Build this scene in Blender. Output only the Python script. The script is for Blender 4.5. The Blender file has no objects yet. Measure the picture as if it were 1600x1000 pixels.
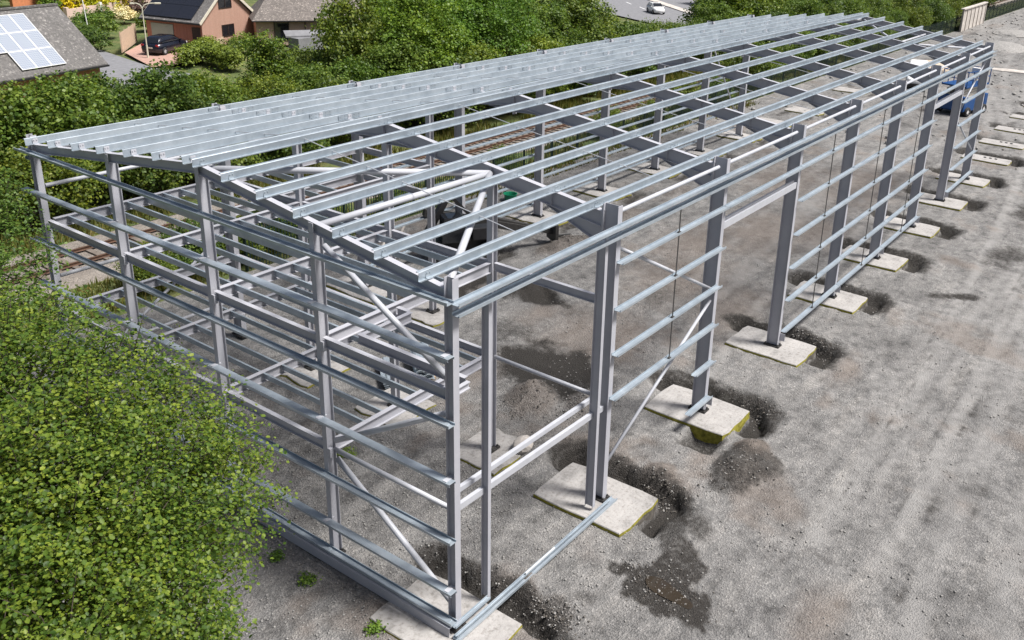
import bpy, bmesh, math, random
import numpy as np
from mathutils import Matrix, Vector
rad = math.radians
rng = np.random.default_rng(7)
random.seed(7)
S = bpy.context.scene
COL = S.collection

# ------------------------------------------------------------------ camera, sky, sun, exposure
cd = bpy.data.cameras.new("camera")
cam = bpy.data.objects.new("camera", cd); COL.objects.link(cam)
cam.location = (-12.3156, -11.3654, 15.8088)
cam.rotation_mode = 'XYZ'
cam.rotation_euler = (1.217319, -0.045934, -0.976859)
cd.sensor_fit = 'HORIZONTAL'; cd.sensor_width = 36.0; cd.lens = 1429.37 * 36 / 1600
cd.shift_x = -138.39 / 1600; cd.shift_y = -131.0 / 1600
cd.clip_start = 0.1; cd.clip_end = 3000
S.camera = cam

SUN_AZ = math.atan2(0.36, -0.93)      # direction towards the sun (x, y)
SUN_EL = rad(60)
w = bpy.data.worlds.new("World"); S.world = w; w.use_nodes = True
nt = w.node_tree; nt.nodes.clear()
sky = nt.nodes.new('ShaderNodeTexSky'); sky.sky_type = 'NISHITA'; sky.sun_disc = False
sky.sun_elevation = SUN_EL; sky.sun_rotation = SUN_AZ; sky.air_density = 1.0; sky.dust_density = 5
bg = nt.nodes.new('ShaderNodeBackground'); bg.inputs[1].default_value = 0.062
ow = nt.nodes.new('ShaderNodeOutputWorld')
nt.links.new(sky.outputs[0], bg.inputs[0]); nt.links.new(bg.outputs[0], ow.inputs[0])
sd = bpy.data.lights.new("sun", 'SUN'); sd.energy = 4.4; sd.angle = rad(13); sd.color = (1, .98, .955)
so = bpy.data.objects.new("sun", sd); COL.objects.link(so)
tosun = Vector((math.sin(SUN_AZ) * math.cos(SUN_EL), math.cos(SUN_AZ) * math.cos(SUN_EL), math.sin(SUN_EL)))
so.rotation_euler = tosun.to_track_quat('Z', 'Y').to_euler(); so.location = (0, 0, 60)
S.view_settings.view_transform = 'Standard'; S.view_settings.look = 'None'
S.view_settings.exposure = 0.5; S.view_settings.gamma = 1.0; S.view_settings.use_curve_mapping = False

# ------------------------------------------------------------------ materials
def newmat(name):
    m = bpy.data.materials.new(name); m.use_nodes = True
    n = m.node_tree; b = n.nodes['Principled BSDF']
    return m, n, b
def N(n, t, **kw):
    x = n.nodes.new(t)
    for k, v in kw.items(): setattr(x, k, v)
    return x
def noise(n, scale, detail=4, rough=.6, coord='Object', dim=None):
    tc = N(n, 'ShaderNodeTexCoord'); t = N(n, 'ShaderNodeTexNoise')
    t.inputs['Scale'].default_value = scale; t.inputs['Detail'].default_value = detail; t.inputs['Roughness'].default_value = rough
    if coord == 'World':
        g = N(n, 'ShaderNodeNewGeometry'); n.links.new(g.outputs['Position'], t.inputs['Vector'])
    else: n.links.new(tc.outputs[coord], t.inputs['Vector'])
    return t.outputs['Fac']
def ramp(n, src, stops):
    r = N(n, 'ShaderNodeValToRGB'); e = r.color_ramp.elements
    while len(e) < len(stops): e.new(.5)
    for i, (p, c) in enumerate(stops):
        e[i].position = p; e[i].color = (*c, 1) if len(c) == 3 else c
    n.links.new(src, r.inputs[0]); return r.outputs[0]
def mixc(n, fac, a, b, mode='MIX'):
    m = N(n, 'ShaderNodeMix', data_type='RGBA', blend_type=mode)
    for i, v in ((0, fac), (6, a), (7, b)):
        if hasattr(v, 'links'): n.links.new(v, m.inputs[i])
        elif isinstance(v, (int, float)): m.inputs[i].default_value = v
        else: m.inputs[i].default_value = (*v, 1)
    return m.outputs[2]
def bump(n, b, src, dist, strength=1):
    x = N(n, 'ShaderNodeBump'); x.inputs['Distance'].default_value = dist; x.inputs['Strength'].default_value = strength
    n.links.new(src, x.inputs['Height']); n.links.new(x.outputs[0], b.inputs['Normal'])
def simple(name, c, rough=.6, metal=0., var=.12, scale=3., spec=.5, bmp=0., coord='World'):
    m, n, b = newmat(name)
    f = noise(n, scale, 5, .65, coord)
    lo = tuple(max(0, x * (1 - var)) for x in c); hi = tuple(min(1, x * (1 + var)) for x in c)
    n.links.new(ramp(n, f, [(.3, lo), (.7, hi)]), b.inputs['Base Color'])
    b.inputs['Roughness'].default_value = rough; b.inputs['Metallic'].default_value = metal
    b.inputs['Specular IOR Level'].default_value = spec
    if bmp: bump(n, b, f, bmp)
    return m
def galv():
    m, n, b = newmat('galvanised_steel')
    g = N(n, 'ShaderNodeNewGeometry'); v = N(n, 'ShaderNodeTexVoronoi'); v.inputs['Scale'].default_value = 9
    n.links.new(g.outputs['Position'], v.inputs['Vector'])
    f = noise(n, 1.3, 6, .7, 'World')
    base = ramp(n, f, [(.28, (.35, .40, .445)), (.5, (.45, .505, .55)), (.72, (.56, .61, .65))])
    sp = ramp(n, v.outputs['Color'], [(0, (.94, .95, .96)), (1, (1, 1, 1))])
    isl = ramp(n, g.outputs['Random Per Island'], [(0, (.86, .88, .9)), (1, (1, 1, 1))])
    n.links.new(mixc(n, 1., mixc(n, 1., base, sp, 'MULTIPLY'), isl, 'MULTIPLY'), b.inputs['Base Color'])
    b.inputs['Metallic'].default_value = .45
    r = ramp(n, noise(n, 4, 5, .6, 'World'), [(.3, (.30,) * 3), (.7, (.46,) * 3)])
    n.links.new(r, b.inputs['Roughness'])
    return m
def painted():
    m, n, b = newmat('grey_primer_steel')
    f = noise(n, .9, 6, .7, 'World'); f2 = noise(n, 14, 4, .7, 'World')
    c = ramp(n, f, [(.3, (.37, .375, .415)), (.7, (.45, .45, .48))])
    sc = ramp(n, f2, [(.24, (.62, .6, .58)), (.36, (1, 1, 1))])
    n.links.new(mixc(n, .6, c, sc, 'MULTIPLY'), b.inputs['Base Color'])
    b.inputs['Roughness'].default_value = .5; b.inputs['Specular IOR Level'].default_value = .4
    return m
def concrete():
    m, n, b = newmat('foundation_concrete')
    f = noise(n, 1.1, 8, .7, 'World'); f2 = noise(n, 9, 6, .7, 'World')
    c = ramp(n, f, [(.30, (.18, .172, .163)), (.46, (.345, .33, .316)), (.72, (.45, .43, .412))])
    d = ramp(n, f2, [(.3, (.6, .58, .55)), (.5, (1, 1, 1))])
    g = N(n, 'ShaderNodeNewGeometry'); br = N(n, 'ShaderNodeTexWave'); br.inputs['Scale'].default_value = 1.9; br.inputs['Distortion'].default_value = 1.2
    br.bands_direction = 'Y'; n.links.new(g.outputs['Position'], br.inputs['Vector'])
    st = ramp(n, br.outputs['Fac'], [(.0, (.86, .85, .84)), (.35, (1, 1, 1))])
    n.links.new(mixc(n, .3, mixc(n, .95, c, d, 'MULTIPLY'), st, 'MULTIPLY'), b.inputs['Base Color'])
    b.inputs['Roughness'].default_value = .9; bump(n, b, f2, .02)
    return m
def leafmat(name, c0, c1, c2, trans=.32):
    m, n, b = newmat(name)
    g = N(n, 'ShaderNodeNewGeometry')
    c = ramp(n, g.outputs['Random Per Island'], [(0, c0), (.5, c1), (1, c2)])
    f = noise(n, .55, 3, .6, 'World')
    c = mixc(n, 1., c, ramp(n, f, [(.3, (.72, .8, .75)), (.7, (1.18, 1.1, 1.0))]), 'MULTIPLY')
    oi = N(n, 'ShaderNodeObjectInfo')
    c = mixc(n, 1., c, ramp(n, oi.outputs['Random'], [(0, (.72, .82, .8)), (.5, (1, 1, 1)), (1, (1.25, 1.12, .85))]), 'MULTIPLY')
    n.links.new(c, b.inputs['Base Color']); b.inputs['Roughness'].default_value = .5
    b.inputs['Specular IOR Level'].default_value = .35
    t = N(n, 'ShaderNodeBsdfTranslucent'); n.links.new(mixc(n, 1., c, (1.25, 1.25, .6), 'MULTIPLY'), t.inputs[0])
    mx = N(n, 'ShaderNodeMixShader'); mx.inputs[0].default_value = trans
    o = n.nodes['Material Output']
    n.links.new(b.outputs[0], mx.inputs[1]); n.links.new(t.outputs[0], mx.inputs[2]); n.links.new(mx.outputs[0], o.inputs[0])
    return m
def ground_mat():
    m, n, b = newmat('gravel_yard')
    def att(nm):
        a = N(n, 'ShaderNodeAttribute', attribute_name=nm); return a.outputs['Fac']
    big = noise(n, .35, 7, .62, 'World'); mid = noise(n, 2.3, 8, .7, 'World'); fine = noise(n, 26, 8, .8, 'World')
    g = N(n, 'ShaderNodeNewGeometry'); v = N(n, 'ShaderNodeTexVoronoi'); v.inputs['Scale'].default_value = 22
    n.links.new(g.outputs['Position'], v.inputs['Vector'])
    c = ramp(n, big, [(.25, (.132, .129, .126)), (.42, (.198, .194, .19)), (.6, (.258, .253, .247)), (.78, (.23, .214, .202))])
    str_ = N(n, 'ShaderNodeMapping'); str_.inputs['Scale'].default_value = (.22, 1.5, 1.); str_.inputs['Rotation'].default_value = (0, 0, -.05); n.links.new(g.outputs['Position'], str_.inputs[0])
    sn = N(n, 'ShaderNodeTexNoise'); sn.inputs['Scale'].default_value = 1.1; sn.inputs['Detail'].default_value = 7; sn.inputs['Roughness'].default_value = .68; n.links.new(str_.outputs[0], sn.inputs['Vector'])
    c = mixc(n, .85, c, ramp(n, mid, [(.32, (.40, .40, .40)), (.47, (.9, .9, .9)), (.66, (1.25, 1.24, 1.23))]), 'MULTIPLY')
    c = mixc(n, .8, c, ramp(n, sn.outputs['Fac'], [(.3, (.66, .65, .64)), (.48, (.97, .97, .97)), (.68, (1.22, 1.2, 1.17))]), 'MULTIPLY')
    c = mixc(n, .9, c, ramp(n, fine, [(.3, (.42, .42, .42)), (.48, (.95, .95, .95)), (.68, (1.45, 1.43, 1.4))]), 'MULTIPLY')
    sep = N(n, 'ShaderNodeSeparateColor'); n.links.new(v.outputs['Color'], sep.inputs[0])
    c = mixc(n, .55, c, ramp(n, sep.outputs[0], [(0, (.66, .66, .66)), (.8, (1.05, 1.04, 1.03)), (.97, (1.55, 1.53, 1.5))]), 'MULTIPLY')
    def crumble(att_, noise_, amp, gain, off):
        m1 = N(n, 'ShaderNodeMath', operation='MULTIPLY_ADD'); n.links.new(noise_, m1.inputs[0]); m1.inputs[1].default_value = amp; m1.inputs[2].default_value = -.5 * amp - off
        m2 = N(n, 'ShaderNodeMath', operation='ADD'); n.links.new(att_, m2.inputs[0]); n.links.new(m1.outputs[0], m2.inputs[1])
        m3 = N(n, 'ShaderNodeMath', operation='MULTIPLY', use_clamp=True); n.links.new(m2.outputs[0], m3.inputs[0]); m3.inputs[1].default_value = gain
        return m3.outputs[0]
    grit = noise(n, 5.5, 9, .8, 'World')
    c = mixc(n, crumble(att('track'), grit, .9, 1.35, .1), c, mixc(n, .75, (.30, .291, .280), ramp(n, mid, [(.3, (.72, .72, .72)), (.6, (1.1, 1.1, 1.1))]), 'MULTIPLY'))
    c = mixc(n, att('brown'), c, mixc(n, .85, (.20, .162, .135), ramp(n, fine, [(.3, (.5, .5, .5)), (.65, (1.4, 1.4, 1.4))]), 'MULTIPLY'))
    c = mixc(n, crumble(att('wet'), grit, 1.5, 1.5, .22), c, mixc(n, .9, (.034, .031, .028), ramp(n, fine, [(.35, (.5, .5, .5)), (.66, (1.9, 1.9, 1.9))]), 'MULTIPLY'))
    n.links.new(c, b.inputs['Base Color'])
    b.inputs['Roughness'].default_value = .93; b.inputs['Specular IOR Level'].default_value = .25
    add = N(n, 'ShaderNodeMath', operation='ADD'); n.links.new(fine, add.inputs[0]); n.links.new(v.outputs['Distance'], add.inputs[1])
    add2 = N(n, 'ShaderNodeMath', operation='ADD'); n.links.new(add.outputs[0], add2.inputs[0]); n.links.new(mid, add2.inputs[1])
    bump(n, b, add2.outputs[0], .035, 1)
    return m
def grassmat():
    m, n, b = newmat('grass_verge')
    f = noise(n, .5, 7, .7, 'World'); f2 = noise(n, 6, 6, .7, 'World')
    c = ramp(n, f, [(.25, (.055, .085, .022)), (.45, (.085, .12, .03)), (.6, (.16, .16, .055)), (.75, (.22, .16, .08))])
    n.links.new(mixc(n, .8, c, ramp(n, f2, [(.3, (.45, .45, .45)), (.65, (1.3, 1.3, 1.3))]), 'MULTIPLY'), b.inputs['Base Color'])
    b.inputs['Roughness'].default_value = .9; bump(n, b, f2, .12)
    return m
def ballastmat():
    m, n, b = newmat('track_ballast')
    f = noise(n, .8, 6, .6, 'World'); f2 = noise(n, 13, 6, .8, 'World')
    c = ramp(n, f, [(.3, (.20, .17, .145)), (.7, (.30, .27, .24))])
    n.links.new(mixc(n, .9, c, ramp(n, f2, [(.3, (.4, .4, .4)), (.68, (1.5, 1.5, 1.5))]), 'MULTIPLY'), b.inputs['Base Color'])
    b.inputs['Roughness'].default_value = .95; bump(n, b, f2, .08)
    return m
def tilemat(name, a, c2):
    m, n, b = newmat(name)
    f = noise(n, 1.2, 8, .75, 'World'); f2 = noise(n, 5, 7, .8, 'World')
    c = ramp(n, f, [(.3, a), (.7, c2)])
    n.links.new(mixc(n, .8, c, ramp(n, f2, [(.35, (.6, .6, .6)), (.55, (1, 1, 1)), (.64, (3.0, 3.0, 2.9))]), 'MULTIPLY'), b.inputs['Base Color'])
    b.inputs['Roughness'].default_value = .9; bump(n, b, f2, .05)
    return m
def brickmat():
    m, n, b = newmat('red_brick')
    f = noise(n, 9, 5, .8, 'World')
    g = N(n, 'ShaderNodeTexCoord'); br = N(n, 'ShaderNodeTexBrick'); br.inputs['Scale'].default_value = 4.4
    br.inputs['Color1'].default_value = (.40, .17, .11, 1); br.inputs['Color2'].default_value = (.46, .215, .15, 1); br.inputs['Mortar'].default_value = (.42, .30, .24, 1)
    br.inputs['Mortar Size'].default_value = .02
    n.links.new(g.outputs['Object'], br.inputs['Vector'])
    n.links.new(mixc(n, .7, br.outputs[0], ramp(n, f, [(.3, (.75, .75, .75)), (.7, (1.2, 1.2, 1.2))]), 'MULTIPLY'), b.inputs['Base Color'])
    b.inputs['Roughness'].default_value = .85
    return m
def solarmat(name, cell, line, rough):
    m, n, b = newmat(name)
    uv = N(n, 'ShaderNodeTexCoord'); br = N(n, 'ShaderNodeTexBrick'); br.offset = 0
    br.inputs['Scale'].default_value = 1.; br.inputs['Brick Width'].default_value = .165; br.inputs['Row Height'].default_value = .165; br.inputs['Mortar Size'].default_value = .012
    br.inputs['Color1'].default_value = (*cell, 1); br.inputs['Color2'].default_value = (*cell, 1); br.inputs['Mortar'].default_value = (*line, 1)
    n.links.new(uv.outputs['Object'], br.inputs['Vector']); n.links.new(br.outputs[0], b.inputs['Base Color'])
    b.inputs['Roughness'].default_value = rough; b.inputs['Specular IOR Level'].default_value = .8
    return m

M = dict(
    steel=painted(), galv=galv(), conc=concrete(), ground=ground_mat(), grass=grassmat(), ballast=ballastmat(),
    tube=simple('light_grey_tube', (.45, .46, .495), .45, 0, .08, 2.5), edge=simple('yellow_green_formwork_edge', (.25, .225, .035), .9, 0, .55, 7, .3),
    dark=simple('dark_bolt_steel', (.05, .048, .046), .6, .3, .3, 8), rod=simple('sag_rod_steel', (.12, .115, .11), .5, .5, .2, 5),
    rodl=simple('bright_rod_steel', (.55, .56, .58), .45, .4, .1, 5),
    rust=simple('rusty_rail', (.105, .058, .038), .8, .2, .35, 3), sleeper=simple('weathered_sleeper', (.15, .125, .105), .9, 0, .35, 3),
    green=simple('green_fence_paint', (.010, .026, .019), .55, 0, .3, 2), white=simple('white_paint', (.78, .78, .77), .35, 0, .05, 2),
    cream=simple('cream_panel', (.62, .57, .47), .6, 0, .15, 3), glass=simple('dark_glass', (.012, .014, .018), .08, 0, .1, 2, .8),
    black=simple('black_plastic', (.018, .018, .02), .45, 0, .3, 4), navy=simple('dark_navy_car_paint', (.010, .012, .022), .22, .2, .1, 2, .8),
    blue=simple('blue_machine_paint', (.008, .06, .20), .4, 0, .2, 3), red=simple('red_lens', (.5, .03, .03), .3),
    tile=tilemat('grey_roof_tiles', (.11, .105, .10), (.17, .16, .155)), tile2=tilemat('brown_roof_tiles', (.13, .115, .105), (.20, .175, .16)),
    brick=brickmat(), solarw=solarmat('pale_solar_cells', (.22, .25, .31), (.46, .49, .53), .3), solarb=solarmat('black_solar_cells', (.016, .017, .024), (.022, .024, .03), .22),
    asphalt=simple('grey_asphalt', (.20, .20, .21), .9, 0, .18, 2, .3), paving=simple('pink_block_paving', (.40, .25, .20), .85, 0, .15, 4),
    timber=simple('pale_timber', (.56, .42, .30), .8, 0, .12, 4), pinkwall=simple('pink_rendered_wall', (.60, .45, .38), .85, 0, .1, 2),
    pgreen=simple('pale_green_door', (.36, .44, .38), .5, 0, .05, 2), wframe=simple('dark_brown_frame', (.035, .022, .018), .5, 0, .2, 4),
    orange=simple('terracotta', (.55, .20, .09), .8, 0, .2, 4), oldconc=simple('old_pale_concrete', (.50, .46, .42), .92, 0, .32, 1.1, .3, .05),
    stone=simple('loose_stone', (.27, .26, .247), .92, 0, .4, 5, .3), soil=simple('dark_soil', (.12, .108, .095), .95, 0, .5, 5, .2, .05),
    bark=simple('tree_bark', (.09, .072, .055), .9, 0, .35, 6, .3, .03), puddle=simple('brown_puddle_water', (.036, .028, .02), .05, 0, .1, 1.5, .6),
    tub=simple('green_plastic_tub', (.012, .25, .13), .4, 0, .1, 4), tarp=simple('tan_sheeting', (.50, .42, .33), .85, 0, .25, 2, .3, .1),
    rubber=simple('tyre_rubber', (.022, .022, .023), .85, 0, .2, 6), lamp=simple('cream_lamp_post', (.55, .53, .42), .5, 0, .08, 3),
    leaf1=leafmat('bright_leaves', (.032, .074, .013), (.09, .160, .024), (.20, .27, .04), .35),
    leaf2=leafmat('dark_leaves', (.042, .08, .018), (.11, .17, .032), (.21, .265, .05), .36),
    leaf3=leafmat('mid_leaves', (.055, .105, .018), (.13, .205, .034), (.23, .30, .055), .36),
    leaf4=leafmat('fresh_green_leaves', (.07, .14, .02), (.14, .24, .034), (.23, .34, .055), .37),
    gold=leafmat('golden_conifer', (.34, .32, .01), (.50, .46, .012), (.62, .55, .02), .2),
    hedge=leafmat('clipped_hedge_leaves', (.09, .13, .02), (.17, .22, .03), (.27, .32, .05), .25),
    flower=leafmat('white_blossom', (.5, .5, .42), (.65, .63, .5), (.75, .72, .62), .2),
    purple=leafmat('purple_leaves', (.05, .03, .03), (.09, .05, .045), (.12, .07, .06), .2),
)

# ------------------------------------------------------------------ object helpers
def link(name, me, mat=None, parent=None, mtx=None):
    o = bpy.data.objects.new(name, me); COL.objects.link(o)
    if mat is not None and me is not None and not me.materials: me.materials.append(mat)
    if mtx is not None: o.matrix_world = mtx
    if parent is not None:
        o.parent = parent          # parents used below sit at identity or are copied with their own transform
    return o
def tag(o, label=None, cat=None, group=None, kind=None):
    if label: o['label'] = label
    if cat: o['category'] = cat
    if group: o['group'] = group
    if kind: o['kind'] = kind
    return o
def empty(name, label, cat, loc=(0, 0, 0), rz=0, group=None):
    o = bpy.data.objects.new(name, None); COL.objects.link(o); o.empty_display_size = .3
    o.location = loc; o.rotation_euler = (0, 0, rz)
    return tag(o, label, cat, group)
class MB:
    """collects boxes, bars, tubes, prisms into one mesh"""
    def __init__(s): s.v = []; s.f = []; s.mi = []
    def poly(s, vs, fs, mi=0):
        k = len(s.v); s.v += [tuple(x) for x in vs]
        for f in fs: s.f.append([k + i for i in f]); s.mi.append(mi)
        return s
    def box(s, x0, x1, y0, y1, z0, z1, mi=0):
        return s.poly([(x, y, z) for z in (z0, z1) for y in (y0, y1) for x in (x0, x1)],
                      [(0, 2, 3, 1), (4, 5, 7, 6), (0, 1, 5, 4), (2, 6, 7, 3), (0, 4, 6, 2), (1, 3, 7, 5)], mi)
    def bar(s, p, q, a, b=None, up=(0, 0, 1), mi=0):
        b = b or a; p = Vector(p); q = Vector(q); d = (q - p).normalized(); u = Vector(up)
        if abs(d.dot(u)) > .97: u = Vector((1, 0, 0))
        sx = d.cross(u).normalized() * a / 2; sz = sx.cross(d).normalized() * b / 2
        return s.poly([p - sx - sz, p + sx - sz, p + sx + sz, p - sx + sz, q - sx - sz, q + sx - sz, q + sx + sz, q - sx + sz],
                      [(0, 1, 2, 3), (7, 6, 5, 4), (0, 4, 5, 1), (1, 5, 6, 2), (2, 6, 7, 3), (3, 7, 4, 0)], mi)
    def tube(s, p, q, r, r2=None, n=10, mi=0):
        r2 = r if r2 is None else r2; p = Vector(p); q = Vector(q); d = (q - p).normalized()
        u = Vector((0, 0, 1)) if abs(d.z) < .95 else Vector((1, 0, 0)); a = d.cross(u).normalized(); b = a.cross(d)
        vs = []
        for c, rr in ((p, r), (q, r2)):
            for i in range(n):
                t = 2 * math.pi * i / n; vs.append(c + (a * math.cos(t) + b * math.sin(t)) * rr)
        return s.poly(vs, [tuple(range(n)), tuple(range(2 * n - 1, n - 1, -1))] + [(i, i + n, (i + 1) % n + n, (i + 1) % n) for i in range(n)], mi)
    def prism(s, pts, axis_from, vec, mi=0):
        n = len(pts); vs = [Vector(p) for p in pts] + [Vector(p) + Vector(vec) for p in pts]
        return s.poly(vs, [tuple(range(n - 1, -1, -1)), tuple(range(n, 2 * n))] + [(i, (i + 1) % n, (i + 1) % n + n, i + n) for i in range(n)], mi)
    def mesh(s, name, mats, smooth=False, bevel=0):
        me = bpy.data.meshes.new(name); me.from_pydata(s.v, [], s.f)
        for m in (mats if isinstance(mats, (list, tuple)) else [mats]): me.materials.append(m)
        me.polygons.foreach_set('material_index', s.mi)
        bm = bmesh.new(); bm.from_mesh(me); bmesh.ops.recalc_face_normals(bm, faces=bm.faces)
        if bevel: bmesh.ops.bevel(bm, geom=bm.edges, offset=bevel, segments=2, affect='EDGES', profile=.5)
        bm.to_mesh(me); bm.free()
        if smooth: me.polygons.foreach_set('use_smooth', [True] * len(me.polygons))
        return me
    def build(s, name, mats, parent=None, smooth=False, bevel=0, mtx=None):
        return link(name, s.mesh(name, mats, smooth, bevel), None, parent, mtx)
def np_mesh(name, verts, faces, mats):
    """faces: (n,k) array"""
    me = bpy.data.meshes.new(name); n, k = faces.shape
    me.vertices.add(len(verts)); me.vertices.foreach_set('co', np.asarray(verts, np.float32).ravel())
    me.loops.add(n * k); me.loops.foreach_set('vertex_index', faces.astype(np.int32).ravel())
    me.polygons.add(n); me.polygons.foreach_set('loop_start', np.arange(0, n * k, k, dtype=np.int32))
    me.update(calc_edges=True)
    for m in (mats if isinstance(mats, (list, tuple)) else [mats]): me.materials.append(m)
    return me

# steel sections: closed outlines in (side, height), extruded along local X
def P_I(h, w, tw=.012, tf=.018):
    a, b = w / 2, h / 2
    return [(-a, -b), (a, -b), (a, -b + tf), (tw / 2, -b + tf), (tw / 2, b - tf), (a, b - tf), (a, b), (-a, b), (-a, b - tf), (-tw / 2, b - tf), (-tw / 2, -b + tf), (-a, -b + tf)]
def P_Z(h=.2, f=.07, t=.006, lip=.022):   # bottom flange to -side, top flange to +side
    c = .012
    return [(-f, 0), (t / 2 - c, 0), (t / 2, c), (t / 2, h - t), (f, h - t), (f, h - lip - t), (f + t, h - lip - t), (f + t, h), (-t / 2 + c, h), (-t / 2, h - c), (-t / 2, t), (-f + t, t), (-f + t, lip + t), (-f, lip + t)]
def P_C(w, f, t=.006, lip=.02, upward=1):   # web flat (along side 0..w), flanges up (or down)
    s = upward
    p = [(0, 0), (w, 0), (w, s * f), (w - lip, s * f), (w - lip, s * (f - t)), (w - t, s * (f - t)), (w - t, s * t), (t, s * t), (t, s * (f - t)), (lip, s * (f - t)), (lip, s * f), (0, s * f)]
    return p if s > 0 else p[::-1]
def P_O(r, n=14): return [(r * math.cos(2 * math.pi * i / n), r * math.sin(2 * math.pi * i / n)) for i in range(n)]
def P_R(w, h): return [(-w / 2, -h / 2), (w / 2, -h / 2), (w / 2, h / 2), (-w / 2, h / 2)]
_cache = {}
def sec(name, prof, p, q, mat, parent, up=(0, 0, 1), smooth=False):
    """one straight steel member from p to q; 'up' is the direction of the profile's height"""
    p = Vector(p); q = Vector(q); L = (q - p).length
    key = (tuple(prof), round(L, 3), mat.name)
    me = _cache.get(key)
    if me is None:
        n = len(prof)
        vs = [(0, a, b) for a, b in prof] + [(L, a, b) for a, b in prof]
        fs = [tuple(range(n - 1, -1, -1)), tuple(range(n, 2 * n))] + [(i, (i + 1) % n, (i + 1) % n + n, i + n) for i in range(n)]
        me = bpy.data.meshes.new(name); me.from_pydata(vs, [], fs); me.materials.append(mat)
        bm = bmesh.new(); bm.from_mesh(me); bmesh.ops.recalc_face_normals(bm, faces=bm.faces); bm.to_mesh(me); bm.free()
        if smooth:
            me.polygons.foreach_set('use_smooth', [i > 1 for i in range(len(me.polygons))])
        _cache[key] = me
    x = (q - p).normalized(); z = Vector(up); z = (z - x * z.dot(x)).normalized(); y = z.cross(x)
    mtx = Matrix(((x.x, y.x, z.x, p.x), (x.y, y.y, z.y, p.y), (x.z, y.z, z.z, p.z), (0, 0, 0, 1)))
    o = link(name, me, None, None, mtx)
    if parent is not None:
        o.parent = parent; o.matrix_parent_inverse = parent.matrix_world.inverted() if not parent.get('_id') else Matrix()
    return o
def sub(name, mb, mat, part):
    """sub-part given in world coordinates under a part that has its own transform"""
    o = link(name, mb.mesh(name, mat)); o.parent = part; o.matrix_parent_inverse = part.matrix_world.inverted(); return o

# ------------------------------------------------------------------ ground
B = 6.0; W = 16.5
PADS = [(i * B, .3) for i in range(9)]                     # long wall nearest the camera
FREE = [(54.6, .3), (60.4, .4), (66., .5), (72., .5), (78, .5)]   # foundations with no column yet
BACK = [(i * B, 16.2) for i in range(2, 9)] + [(54., 16.2), (60.2, 16.), (66, 16.3), (72.2, 16.3)]
INNER = [(6, 4.15), (6, 8.2), (6, 12.3), (12, 12.3)]
def fbm(x, y, f, seed, oct=4):
    r = np.random.default_rng(seed); z = np.zeros_like(x); a = 1.
    for o in range(oct):
        for k in range(4):
            t = r.uniform(0, 2 * np.pi); p = r.uniform(0, 2 * np.pi); ff = f * r.uniform(.7, 1.3)
            z += a * np.sin((x * np.cos(t) + y * np.sin(t)) * ff + p + 1.7 * np.sin((x * np.sin(t) - y * np.cos(t)) * ff * .6 + p * 2)) / 4
        f *= 2.1; a *= .55
    return z
def smooth(e0, e1, v): t = np.clip((v - e0) / (e1 - e0), 0, 1); return t * t * (3 - 2 * t)
def ell(x, y, cx, cy, rx, ry, a=0):
    c, s = math.cos(a), math.sin(a); u = ((x - cx) * c + (y - cy) * s) / rx; v = (-(x - cx) * s + (y - cy) * c) / ry
    return np.sqrt(u * u + v * v)
def boxd(x, y, cx, cy, hx, hy):
    dx = np.abs(x - cx) - hx; dy = np.abs(y - cy) - hy
    return np.sqrt(np.maximum(dx, 0) ** 2 + np.maximum(dy, 0) ** 2) + np.minimum(np.maximum(dx, dy), 0)
ax = np.concatenate([np.arange(-60, -8, 2.), np.arange(-8, 24, .13), np.arange(24, 62, .24), np.arange(62, 110, .8), np.arange(110, 261, 5)])
ay = np.concatenate([np.arange(-90, -16, 3.), np.arange(-16, -7, .35), np.arange(-7, 5, .13), np.arange(5, 20.4, .2), [20.7, 21.0, 21.32]])
X, Y = np.meshgrid(ax, ay)
n1 = fbm(X, Y, .7, 3); n2 = fbm(X, Y, 2.6, 4); n3 = fbm(X, Y, 7., 5, 3)
n4 = fbm(X, Y, 15., 6, 2); lumpy = smooth(-.2, .9, n1 + .5 * n2) * smooth(-9, -3, Y) * (1 - smooth(30, 50, X))
Z = -.10 + .021 * n1 + .018 * n2 + .010 * n3 + lumpy * (.030 * n3 + .020 * n4)
wet = np.zeros_like(X); brown = np.clip(.45 * smooth(.35, 1.0, n1 + .35 * n2), 0, 1); track = np.zeros_like(X)
flat = np.ones_like(X)
for i, (px, py) in enumerate(PADS + FREE):
    d = boxd(X, Y, px, py, 1.0, 1.52)
    side = smooth(-.5, .9, (X - px) - .25 * (Y - py))      # dug mostly on the far (+x) side and round the outer end
    if i == 0: side = side * smooth(.6, 1.4, X - px)
    tr = smooth(-.06, .04, d) * (1 - smooth(.5 + .16 * n2, .78 + .2 * n2, d)) * smooth(.25, .75, side)
    Z = Z - .42 * tr * (1 + .2 * n3); wet = np.maximum(wet, tr * 1.0); wet = np.maximum(wet, .85 * smooth(-.06, .04, d) * (1 - smooth(.85 + .2 * n2, 1.35 + .25 * n2, d)) * smooth(.3, .8, side))
    rim = np.exp(-((d - 1.25) / .3) ** 2) * side * smooth(0, 1, 1 + n2)
    Z = Z + .10 * rim
    Z = np.where(d < .02, np.minimum(Z, -.12), Z)
for px, py in BACK:
    d = boxd(X, Y, px, py, 1., 1.5); side = smooth(-.2, 1., (X - px) * .6 - (Y - py) * .5)
    tr = smooth(-.05, .1, d) * (1 - smooth(.4, 1., d + .2 * n2)) * side
    Z = Z - .22 * tr; wet = np.maximum(wet, .8 * tr); Z = np.where(d < .02, np.minimum(Z, -.12), Z)
for px, py in INNER:
    d = boxd(X, Y, px, py, .95, .95); Z = np.where(d < .02, np.minimum(Z, -.12), Z)
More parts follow.
